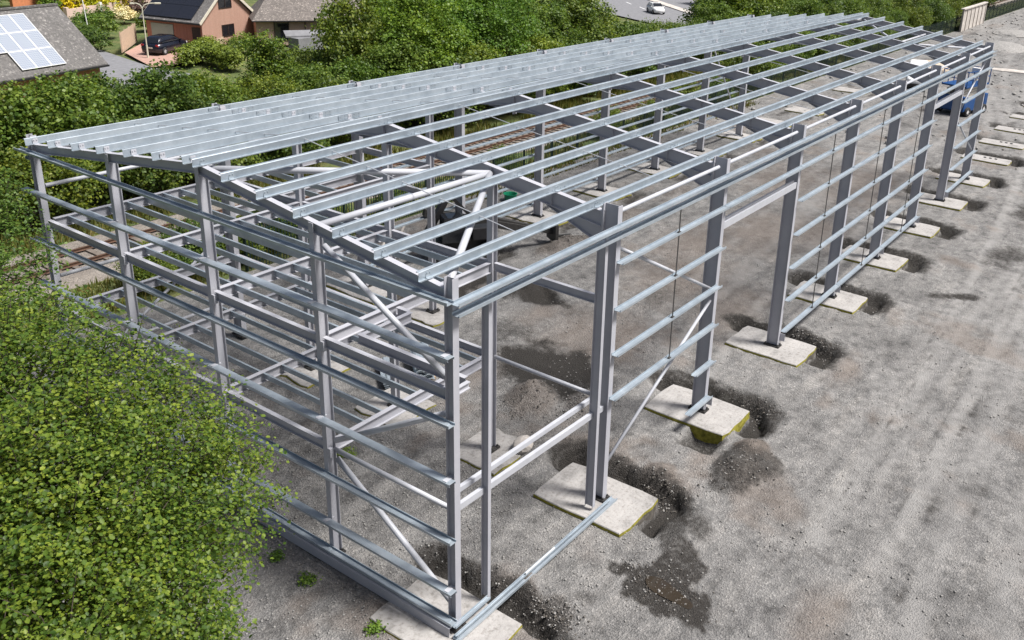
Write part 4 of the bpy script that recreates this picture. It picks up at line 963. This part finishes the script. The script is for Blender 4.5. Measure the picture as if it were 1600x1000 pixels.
# ------------------------------------------------------------------ foliage
def leaf_cloud(name, blobs, n, size, mat, seed, cluster=9, sig=.16, shell=.62, upbias=.55, quad=True, squash=1., stretch=1.):
    """many small leaves, in twig clusters spread through and over the given blobs (x,y,z,r[,rz])"""
    r = np.random.default_rng(seed); Bn = np.array([b[:4] for b in blobs], float); rz_b = np.array([b[4] if len(b) > 4 else b[3] for b in blobs], float)
    wts = Bn[:, 3] ** 2; wts /= wts.sum(); nc = n // cluster
    k = r.choice(len(Bn), nc, p=wts); d = r.normal(0, 1, (nc, 3)); d /= np.linalg.norm(d, axis=1)[:, None]
    d[:, 2] = np.where(d[:, 2] < -.35, -d[:, 2] * r.uniform(-.6, 1, nc), d[:, 2])
    lump_ = 1 + .16 * np.sin(d[:, 0] * 7 + k * 2.1) * np.cos(d[:, 1] * 6.3 + k) + .12 * np.sin(d[:, 2] * 9 + k * 1.3) + r.normal(0, .05, nc)
    rad_ = (shell + (1 - shell) * r.random(nc) ** .6) * lump_
    spur = r.random(nc) < .05; rad_ = np.where(spur, rad_ * r.uniform(1.05, 1.28, nc), rad_)
    cc = Bn[k, :3] + d * rad_[:, None] * np.stack([Bn[k, 3], Bn[k, 3], rz_b[k]], -1)
    c = np.repeat(cc, cluster, 0) + r.normal(0, 1, (nc * cluster, 3)) * np.array([sig, sig, sig * .7])
    out = np.repeat(d, cluster, 0); N_ = len(c)
    nr = out * .55 + np.array([0, 0, upbias]) + r.normal(0, .42, (N_, 3)); nr /= np.linalg.norm(nr, axis=1)[:, None]
    t = np.cross(nr, r.normal(0, 1, (N_, 3))); t /= np.linalg.norm(t, axis=1)[:, None]; b = np.cross(nr, t)
    s = size * r.uniform(.6, 1.25, N_)[:, None]
    if quad:
        V = np.stack([c - t * s * .5 * stretch, c + b * s * .42 + nr * s * .06, c + t * s * .5 * stretch, c - b * s * .42 - nr * s * .06], 1).reshape(-1, 3)
        FF = np.arange(N_ * 4).reshape(-1, 4)
    else:   # rounded leaf folded along its midrib
        V = np.stack([c - t * s * .55, c - t * s * .22 + b * s * .40 + nr * s * .10, c + t * s * .25 + b * s * .38 + nr * s * .10, c + t * s * .58 - nr * s * .05,
                      c + t * s * .25 - b * s * .38 + nr * s * .10, c - t * s * .22 - b * s * .40 + nr * s * .10], 1).reshape(-1, 3)
        i0 = (np.arange(N_) * 6)[:, None]; FF = np.concatenate([i0 + np.array([[0, 3, 2, 1]]), i0 + np.array([[0, 5, 4, 3]])], 1).reshape(-1, 4)
    return np_mesh(name, V, FF, mat)
def trunk_mesh(h, r0, limbs, seed, top=.8):
    r = random.Random(seed); m = MB(); pts = [Vector((0, 0, -.3))]
    for k in range(1, 6): pts.append(Vector((r.uniform(-.12, .12) * h * .12 * k / 2, r.uniform(-.12, .12) * h * .12 * k / 2, h * top * k / 5)))
    for k in range(5): m.tube(pts[k], pts[k + 1], r0 * (1 - k / 6), r0 * (1 - (k + 1) / 6), 8)
    for (x, y, z) in limbs:
        k = min(4, max(1, int(z / h * 3))); a = pts[k]; e = Vector((x, y, z)); mid = a.lerp(e, .5) + Vector((0, 0, .12 * h * .3))
        m.tube(a, mid, r0 * .4, r0 * .24, 6); m.tube(mid, e, r0 * .24, r0 * .07, 6)
        for q in range(3):
            e2 = mid.lerp(e, r.uniform(.2, .8)); m.tube(e2, e2 + Vector((r.uniform(-1, 1), r.uniform(-1, 1), r.uniform(.1, .9))) * h * .1, r0 * .1, r0 * .03, 5)
    return m.mesh('trunk', M['bark'])
def twig_cloud(name, blobs, nt_, per, length, size, mat, seed):
    """leafy shoots growing out of the blobs; returns the leaf mesh and the shoots' stems"""
    r = np.random.default_rng(seed); Bn = np.array([b[:4] for b in blobs], float); w_ = Bn[:, 3] ** 2; w_ /= w_.sum()
    k = r.choice(len(Bn), nt_, p=w_); d = r.normal(0, 1, (nt_, 3)); d /= np.linalg.norm(d, axis=1)[:, None]; d[:, 2] = np.where(d[:, 2] < -.3, -d[:, 2], d[:, 2])
    st_ = Bn[k, :3] + d * (Bn[k, 3] * r.uniform(.45, .95, nt_))[:, None]
    dr = d + np.array([0, 0, .45]) + r.normal(0, .35, (nt_, 3)); dr /= np.linalg.norm(dr, axis=1)[:, None]
    Ln = length * r.uniform(.5, 1.5, nt_); end = st_ + dr * Ln[:, None] + np.array([0, 0, -.06])
    t_ = r.random((nt_, per)) ** .8; c = st_[:, None] + (end - st_)[:, None] * t_[..., None]
    sp = (.07 + .085 * np.sin(np.pi * np.clip(t_, .1, .95)))[..., None]
    c = (c + r.normal(0, 1, (nt_, per, 3)) * sp).reshape(-1, 3); N_ = len(c)
    nr = np.repeat(d, per, 0) * .4 + np.array([0, 0, .8]) + r.normal(0, .4, (N_, 3)); nr /= np.linalg.norm(nr, axis=1)[:, None]
    t = np.cross(nr, r.normal(0, 1, (N_, 3))); t /= np.linalg.norm(t, axis=1)[:, None]; b = np.cross(nr, t); s = size * (.45 + 1.0 * r.random(N_) ** 1.3)[:, None]
    V = np.stack([c - t * s * .55, c - t * s * .22 + b * s * .40 + nr * s * .10, c + t * s * .25 + b * s * .38 + nr * s * .10, c + t * s * .58 - nr * s * .05, c + t * s * .25 - b * s * .38 + nr * s * .10, c - t * s * .22 - b * s * .40 + nr * s * .10], 1).reshape(-1, 3)
    i0 = (np.arange(N_) * 6)[:, None]; FF = np.concatenate([i0 + np.array([[0, 3, 2, 1]]), i0 + np.array([[0, 5, 4, 3]])], 1).reshape(-1, 4)
    q = np.array([[.012, 0, 0], [-.006, .010, 0], [-.006, -.010, 0]])
    SV = np.concatenate([st_[:, None] + q[None], end[:, None] + q[None] * .3], 1).reshape(-1, 3); j0 = (np.arange(nt_) * 6)[:, None]
    SF = np.concatenate([j0 + np.array([[0, 1, 4, 3]]), j0 + np.array([[1, 2, 5, 4]]), j0 + np.array([[2, 0, 3, 5]])], 1).reshape(-1, 4)
    return np_mesh(name, V, FF, mat), np_mesh('twigs', SV, SF, M['bark'])
# foreground tree at the bottom left, leaves seen one by one
FB = [(-6.69, 2.5, 8.55, 1.35), (-5.74, 2.4, 8.0, 1.2), (-5.2, 1.66, 7.4, 1.05), (-4.95, .91, 6.9, .9), (-5.46, .18, 6.6, .95), (-6.17, .41, 7.3, 1.4), (-7.01, .97, 8.0, 1.6), (-7.78, .91, 8.2, 1.5), (-8.05, -.05, 7.4, 1.6),
      (-7.25, -.38, 7.1, 1.5), (-6.45, -.48, 6.5, 1.0), (-7.31, -1.22, 6.4, 1.2), (-8.36, -1.14, 6.9, 1.5), (-8.54, .82, 7.7, 1.8), (-7.57, 3.25, 8.3, 1.7), (-6.34, 4.08, 8.5, 1.1), (-4.7, 1.13, 6.2, .6), (-7.55, -1.59, 5.6, 1.1),
      (-6.6, 2.2, 6.2, 1.9), (-6.0, .9, 5.4, 1.5), (-7.8, 1.0, 5.6, 1.9), (-8.8, 2.6, 6.8, 1.9), (-7.4, 4.2, 6.8, 1.7), (-9.2, -.2, 5.8, 1.6), (-6.8, -.6, 4.9, 1.2)]
ft = empty('foreground_tree', 'bright green leafy tree close to the camera at the bottom left', 'tree', (-7.4, 1.8, -.1))
loc = [(x + 7.4, y - 1.8, z - .18 - (.35 if x < -6.5 and y > .5 else 0), r_ * .86) for x, y, z, r_ in FB]
rr0 = random.Random(77); subs = []
for x, y, z, r_ in loc:
    for k in range(5):
        d = Vector((rr0.gauss(0, 1), rr0.gauss(0, 1), rr0.gauss(.35, .8))).normalized() * r_ * rr0.uniform(.85, 1.12); q = r_ * rr0.uniform(.22, .42); subs.append((x + d.x, y + d.y, z + d.z, q, q * .75))
link('trunk', trunk_mesh(8.2, .2, [(b[0], b[1], b[2]) for b in loc], 3), None, ft)
tw = twig_cloud('crown', loc, 2100, 62, .54, .054, M['leaf1'], 5)
tag(link('crown', tw[0], None, ft), kind='stuff'); tag(link('twigs', tw[1], None, ft), kind='stuff')
# second tree by the railway side corner of the gable
LB = [(-1.75, 14.4, 7.7, 1.1), (-2.2, 13.2, 6.9, 1.15), (-2.1, 11.5, 6.75, .5), (-2.96, 12.0, 6.1, 1.2), (-2.4, 10.2, 6.1, .42), (-3.3, 10.4, 5.7, 1.0), (-2.95, 14.5, 6.5, 1.5), (-2.4, 15.8, 7.5, 1.4), (-3.4, 13.4, 5.2, 1.5), (-2.2, 9.6, 5.8, .35)]
lt_ = empty('leafy_tree', 'green tree at the left edge whose twigs overlap the far corner of the gable', 'tree', (-3.1, 13.2, -.1))
loc = [(x + 2.85, y - 12.8, z - .25, r_ * .8) for x, y, z, r_ in LB]
link('trunk', trunk_mesh(6.2, .16, [(b[0], b[1], b[2]) for b in loc], 4), None, lt_)
tw = twig_cloud('crown', loc, 560, 36, .5, .07, M['leaf3'], 6)
tag(link('crown', tw[0], None, lt_), kind='stuff'); tag(link('twigs', tw[1], None, lt_), kind='stuff')

# tree kinds for the belt: crown and trunk meshes shared between copies
def crown_kind(name, h, rr_, n, mat, seed, size=.2, slim=1.):
    r = random.Random(seed); bl = []
    for k in range(15):
        t_ = (k + .5) / 15; z = h * (.22 + .72 * t_); env = rr_ * (math.sin(math.pi * min(1, .18 + .78 * t_)) ** .7)
        a = k * 2.4 + r.uniform(-.4, .4); q = env * r.uniform(.35, .78)
        bl.append((q * math.cos(a), q * math.sin(a), z, env * r.uniform(.42, .6) * slim + .25, env * r.uniform(.42, .6) + .35))
    for x, y, z, q, qz in list(bl):
        for k in range(3):
            d = Vector((r.gauss(0, 1), r.gauss(0, 1), r.gauss(.3, .9))).normalized(); q2 = q * r.uniform(.3, .5); bl.append((x + d.x * q, y + d.y * q, z + d.z * qz, q2, q2))
    cm = leaf_cloud(name, bl, int(n * 1.5), size, mat, seed, 7, .2, .5, .5)
    tm = trunk_mesh(h, .14 + .012 * h, [(b[0], b[1], b[2]) for b in bl[:15:2]], seed)
    return cm, tm, h
K = [crown_kind('crown', 7.0, 3.0, 11000, M['leaf2'], 101), crown_kind('crown', 7.0, 2.8, 11000, M['leaf3'], 102), crown_kind('crown', 10.0, 3.3, 14000, M['leaf4'], 103), crown_kind('crown', 9.0, 3.4, 14000, M['leaf3'], 104), crown_kind('crown', 5.2, 2.9, 8000, M['leaf2'], 105), crown_kind('crown', 8.5, 2.3, 10000, M['leaf1'], 106, .19)]
PLANTED = []
def plant(kind, x, y, h, label, group, rz=None, wide=1., cat='tree', name='broadleaf_tree'):
    cm, tm, h0 = K[kind]; s = h / (h0 * 1.08)
    r = empty(name, label, cat, (x, y, -.12), rz if rz is not None else random.uniform(0, 6.28), group); r.scale = (s * wide, s * wide, s)
    link('trunk', tm, None, r); tag(link('crown', cm, None, r), kind='stuff'); PLANTED.append((r, kind, h)); return r
g1 = 'dense belt of trees beyond the railway'
L_dark = 'dark green bushy tree in the dense belt beyond the railway'; L_mid = 'mid green bushy tree in the dense belt beyond the railway'
# left belt, tops about 6 to 7 m
for x, y, h, k in ((-14, 36, 7, 0), (-9, 34.5, 6.5, 1), (-4, 36.5, 6.6, 0), (1, 34.5, 6.3, 1), (5.5, 36.2, 6.7, 0), (7.4, 35.4, 6.9, 1), (9.8, 34.8, 7.1, 1), (12.5, 37.6, 6.4, 0), (14.6, 34.4, 7.0, 0), (18.2, 35.6, 6.1, 1), (21.6, 34.6, 5.4, 0), (24.2, 37.0, 4.7, 1), (3, 33., 4.2, 4), (7.4, 33., 4.4, 4), (12, 32.8, 4.6, 4), (16.8, 32.8, 4.4, 4), (21, 32.7, 4.4, 4), (25.5, 33.2, 4.8, 4),
                   (-1.5, 32.9, 4.6, 4), (-6, 33, 4.6, 4), (-11, 33, 4.6, 4), (8, 38.5, 5.6, 1), (3.2, 39, 5.4, 0), (17, 38.8, 5.2, 1), (20.6, 39, 4.6, 0)):
    plant(k, x, y, h, L_dark if k in (0, 4) else L_mid, g1)
# yellow-green shrubs before the brick house, then the tall fresh green group
plant(5, 26.2, 40.6, 7.3, 'slender pale yellow green tree before the brick house', None, 1.); plant(1, 26.2, 36.4, 5.5, L_mid, g1); plant(0, 28.6, 38.4, 5.4, L_dark, g1); plant(0, 24.6, 39.6, 4.5, L_dark, g1); plant(0, 30.4, 37.6, 9.6, L_dark, g1, None, .72); plant(1, 28.4, 34.6, 5.9, L_mid, g1)
plant(0, 30.2, 42.2, 5.4, L_dark, g1); plant(1, 28.0, 41.6, 4.8, L_mid, g1); plant(3, 31.6, 34.2, 7.0, L_mid, g1); plant(1, 34.6, 37.2, 6.8, L_mid, g1)
Lf = 'tall fresh green tree in the middle of the belt beyond the railway'
for x, y, h, k in ((34.2, 35.4, 10.2, 2), (38.0, 36.6, 11.0, 2), (41.6, 35.0, 10.4, 2), (44.6, 37.6, 9.6, 2), (47.6, 35.8, 8.6, 3), (37, 39.6, 9.5, 2)): plant(k, x, y, h, Lf if k == 2 else L_mid, g1)
for x, y, h, k in ((34, 32.8, 5.6, 4), (38, 32.9, 6.2, 1), (41.5, 32.6, 6.0, 0), (45.5, 32.8, 6.0, 1), (49.6, 32.9, 5.2, 4), (50.6, 36, 8.2, 3), (54, 35.2, 8.6, 0), (55.6, 36.4, 8.8, 3), (53.6, 38.6, 9.2, 0), (58.6, 33.0, 5.6, 4), (62.0, 34.6, 5.5, 1), (54, 32.8, 5., 4),
                   (64.6, 33.4, 5.0, 4), (68.2, 33.8, 4.7, 4), (71.6, 33.6, 4.4, 4), (75.0, 34.2, 4.4, 4), (67, 36.6, 4.2, 4), (73.4, 37, 3.9, 4), (78.4, 34.4, 6.6, 1), (82, 36, 7.6, 0), (62.6, 38.4, 4.8, 4)):
    plant(k, x, y, h, L_dark if k in (0, 4) else L_mid, g1)
g2 = 'wood beyond the far end of the frame'
for k in range(46):
    x = 84 + (k // 2) * 4.3 + random.uniform(-1, 1); y = 29 + (k % 2) * 5.5 + random.uniform(-1.2, 1.2) - .035 * (x - 84)
    if x > 132 and y < 26: y += 3
    kk = (0, 1, 3, 4, 0, 3)[k % 6]; plant(kk, x, y, random.uniform(6.5, 9.5) if k % 2 else random.uniform(5, 7), 'dark green tree in the wood behind the far end of the frame' if kk in (0, 4) else 'olive green tree in the wood behind the far end of the frame', g2, None, 1.15)
for k in range(12):
    plant((0, 3, 1)[k % 3], 97 + k * 10 + random.uniform(-2, 2), 42 + random.uniform(-2, 4), random.uniform(8, 11), 'tall tree standing further back in the wood', 'back row of the wood', None, 1.2)
for k in range(17):
    plant((4, 0, 4, 1)[k % 4], 66 + 4.3 * k + random.uniform(-1, 1), 24.0 + random.uniform(-.6, .8), random.uniform(3.2, 5.), 'dark bush', 'bushes along the far green fence', None, .95)
for k, (x, y, h) in enumerate(((6.5, 22.7, 1.9), (8.6, 23.0, 2.3), (10.6, 22.6, 2.0), (12.8, 23.1, 2.4), (15.2, 22.7, 1.7), (20, 23, 1.6), (29, 22.8, 1.7), (41, 23, 2.2), (46.5, 22.7, 1.9), (52, 23.0, 2.6), (57, 22.8, 2.4))): plant(4, x, y, h, 'dark bush', 'bushes just behind the green fence', None, 1.1)
# trees round the road and behind the houses
for x, y, h, k in ((90, 62, 8, 3), (96, 68, 8.5, 0), (100, 76, 9, 3), (128, 60, 7, 1), (124, 52, 7, 0), (140, 67, 7, 1), (74, 62, 9, 3), (66, 58, 9, 2), (80, 74, 9, 0), (64, 72, 9, 3), (60, 50, 8.5, 0), (70, 48, 6, 1), (110, 44, 7, 0), (118, 47, 7, 3)):
    plant(k, x, y, h, 'broad tree beyond the belt, around the houses and the road', 'trees around the houses and the road')
for x, y, h, k in ((27, 92, 8, 0), (31, 95, 8, 3), (34, 104, 9, 0), (22, 94, 8, 0), (44, 110, 8, 3), (52, 112, 9, 0), (60, 108, 8, 3), (38, 108, 8, 0)):
    plant(k, x, y, h, 'dark tree behind the houses at the top left', 'trees behind the houses')
# golden conifers, one by one
def conifer_mesh(seed, mat): return leaf_cloud('crown', [(0, 0, .5, .62, .6), (0, 0, 1.2, .66, .75), (0, 0, 2.0, .55, .75), (0, 0, 2.7, .36, .6), (0, 0, 3.2, .18, .4)], 3600, .17, mat, seed, 6, .09, .8, .7)
gm = conifer_mesh(200, M['gold']); gm2 = conifer_mesh(201, M['leaf4'])
tmc = MB().tube((0, 0, -.2), (0, 0, 2.4), .09, .03, 8).mesh('trunk', M['bark'])
for k in range(6):
    c = empty('golden_conifer', 'clipped golden yellow conifer, %s from the left in the row by the garden wall' % ords[k], 'conifer', (42.6 + 1.75 * k, 98.7 + .8 * k, 0), k * 1.1, 'row of golden conifers'); s = .95 + .16 * (k > 3) + .05 * k; c.scale = (s * 1.15, s * 1.15, s * 1.05)
    link('trunk', tmc, None, c); tag(link('crown', gm, None, c), kind='stuff')
for k, (x, y, s, lb) in enumerate(((40.6, 98.2, 1.5, 'green conifer at the left end of the golden row'), (53.6, 104.0, 1.7, 'green conifer at the right end of the golden row'))):
    c = empty('green_conifer', lb, 'conifer', (x, y, 0)); c.scale = (s, s, s * 1.1); link('trunk', tmc, None, c); tag(link('crown', gm2, None, c), kind='stuff')
# hedges and shrubs
def hedge(name, label, a, b, wd, h, mat, n, seed, cat='hedge', size=.2):
    a = Vector((*a, 0)); b = Vector((*b, 0)); L = (b - a).length; r = empty(name, label, cat, a, math.atan2(b.y - a.y, b.x - a.x))
    nb = max(2, int(L / (wd * .55))); bl = [(L * (k + .5) / nb, 0, h * z_, wd * .55, h * .33) for k in range(nb) for z_ in (.3, .68)]
    m = MB()
    for k in range(nb): m.tube((L * (k + .5) / nb, 0, -.1), (L * (k + .5) / nb, 0, h * .6), .05, .02, 6)
    m.build('stems', M['bark'], r)
    tag(link('foliage', leaf_cloud('foliage', bl, n, size, mat, seed, 6, .12, .75, .8), None, r), kind='stuff')
hedge('dark_hedge', 'tall dark hedge beside the grey roofed house', (35.4, 85.8), (33.9, 76.6), 2.6, 2.1, M['leaf2'], 9000, 301)
hedge('clipped_hedge', 'bright clipped hedge curving in front of the brick house', (35.0, 64.6), (41.2, 69.6), 1.5, 1.7, M['hedge'], 7000, 302)
hedge('clipped_hedge', 'bright hedge running towards the railway left of the shrubs', (37.2, 60.4), (38.6, 66.2), 1.8, 1.8, M['hedge'], 6000, 303)
for k, (x, y, s, mt, lb) in enumerate(((41.0, 91.6, 1.2, 'leaf4', 'green rose bush below the garden wall'), (44.0, 93.4, 1.2, 'leaf3', 'leafy shrub with pale flowers by the garden wall'), (46.0, 93, 1.2, 'flower', 'white flowering shrub by the garden wall'), (49.5, 95.5, 1.7, 'purple', 'dark purple leaved shrub left of the brick house'), (44.8, 86.4, 1.2, 'leaf2', 'low dark round shrub beside the timber fence'), (47.0, 84.0, .9, 'leaf4', 'small clipped green ball by the brick house'), (38.8, 84.4, 1.5, 'leaf3', 'mottled shrub behind the dark hedge'), (41.3, 66.6, 1.1, 'leaf2', 'dark shrub under the gable of the brick house'), (43.6, 68.0, 1.2, 'leaf3', 'mid green shrub under the gable of the brick house'), (52.0, 100.0, 1.3, 'orange', ''))):
    if mt == 'orange': continue
    r = empty('garden_shrub', lb, 'shrub', (x, y, 0)); MB().tube((0, 0, -.1), (0, 0, s), .06, .02, 6).build('stem', M['bark'], r)
    tag(link('foliage', leaf_cloud('foliage', [(0, 0, s * .7, s, s * .8), (s * .5, .2, s * .6, s * .6, s * .5), (-s * .5, -.2, s * .6, s * .6, s * .5)], 2200, .2, M[mt], 400 + k, 6, .14, .6, .7), None, r), kind='stuff')
# rough grass and weeds along the railway and on the yard edge
def tufts(name, n, x0, x1, y0, y1, hmin, hmax, mat, seed, label, z0=-.12):
    r = np.random.default_rng(seed); x = r.uniform(x0, x1, n); y = r.uniform(y0, y1, n); keep = fbm(x, y, .9, seed + 1) > -.25; x, y = x[keep], y[keep]; n = len(x)
    h = r.uniform(hmin, hmax, n); a = r.uniform(0, 6.28, n); wv = .03 + .04 * r.random(n); lean = r.normal(0, .25, (n, 2)) * h[:, None]
    dx, dy = np.cos(a) * wv, np.sin(a) * wv; z = np.full(n, z0)
    V = np.stack([np.stack([x - dx, y - dy, z], -1), np.stack([x + dx, y + dy, z], -1), np.stack([x + lean[:, 0], y + lean[:, 1], z + h], -1)], 1).reshape(-1, 3)
    tag(link(name, np_mesh(name, V, np.arange(n * 3).reshape(-1, 3), mat)), label, 'grass', None, 'stuff')
weed = leafmat('rough_grass', (.07, .09, .02), (.14, .15, .035), (.25, .20, .07), .3)
tufts('rough_grass', 26000, -20, 110, 21.6, 24.8, .15, .5, weed, 501, 'rough green grass strip between fence and railway')
tufts('rough_grass', 30000, -20, 110, 30.2, 34, .2, .7, weed, 502, 'rough grass bank at the foot of the trees')
tufts('rough_grass', 1600, 24, 60, 20.2, 21.3, .1, .45, weed, 503, 'weeds along the foot of the green fence')
for k, (x, y, s, lb) in enumerate(((-1.0, 4.0, .22, 'small green weed tuft in the gravel near the gable base'), (-1.15, 1.55, .2, 'small weed tuft at the bottom edge of the gravel'), (3.2, 7.4, .3, 'weed tuft in the gravel under the mezzanine'), (40.2, 18.6, .5, 'yellow green weed clump at the yard edge'), (-.9, 5.3, .2, 'weed tuft by the base channel of the gable'))):
    r = empty('weed_tuft', lb, 'weed', (x, y, -.1)); tag(link('foliage', leaf_cloud('foliage', [(0, 0, s * .3, s, s * .6)], 260, .06, M['leaf4'], 600 + k, 5, .05, .3, .8), None, r), kind='stuff')
# each planted tree gets a label of its own: look, then row and place in the row
ORD = 'first second third fourth fifth sixth seventh eighth ninth tenth eleventh twelfth thirteenth fourteenth fifteenth sixteenth seventeenth eighteenth nineteenth twentieth'.split() + ['twenty-' + q for q in 'first second third fourth fifth sixth seventh eighth ninth'.split()] + ['thirtieth'] + ['thirty-' + q for q in 'first second third fourth fifth sixth seventh eighth ninth'.split()]
RC = cam.matrix_basis.to_3x3() if False else cam.rotation_euler.to_matrix()
LOOK = {0: 'dark green bushy', 1: 'mid green bushy', 2: 'tall fresh green', 3: 'tall mid green', 4: 'low dark', 5: 'slender pale green'}
rows = {}
for r, k, h in PLANTED:
    g = r.get('group'); y = r.location.y
    if not g: continue
    if g == 'dense belt of trees beyond the railway': row = 'bushes beside the railway' if y < 33.5 else ('front row beyond the railway' if y < 36.3 else 'back row beyond the railway')
    elif g == 'wood beyond the far end of the frame': row = 'front row of the far wood' if y < 31 else 'second row of the far wood'
    else: row = {'back row of the wood': 'back row of the far wood', 'trees around the houses and the road': 'trees around the road', 'trees behind the houses': 'trees behind the houses', 'bushes along the far green fence': 'bushes along the far green fence'}.get(g, g)
    rows.setdefault(row, []).append((r, k))
for row, L_ in rows.items():
    def sx(t):
        q = RC.transposed() @ (t[0].location - cam.location); return q.x / -q.z if q.z < -1 else -9
    L_.sort(key=sx)
    for i, (r, k) in enumerate(L_): r['label'] = LOOK[k] + (' bush ' if 'bushes' in row else ' tree ') + ORD[i] + ' from the left in the ' + row
for o in (FR, tr):
    if '_id' in o: del o['_id']
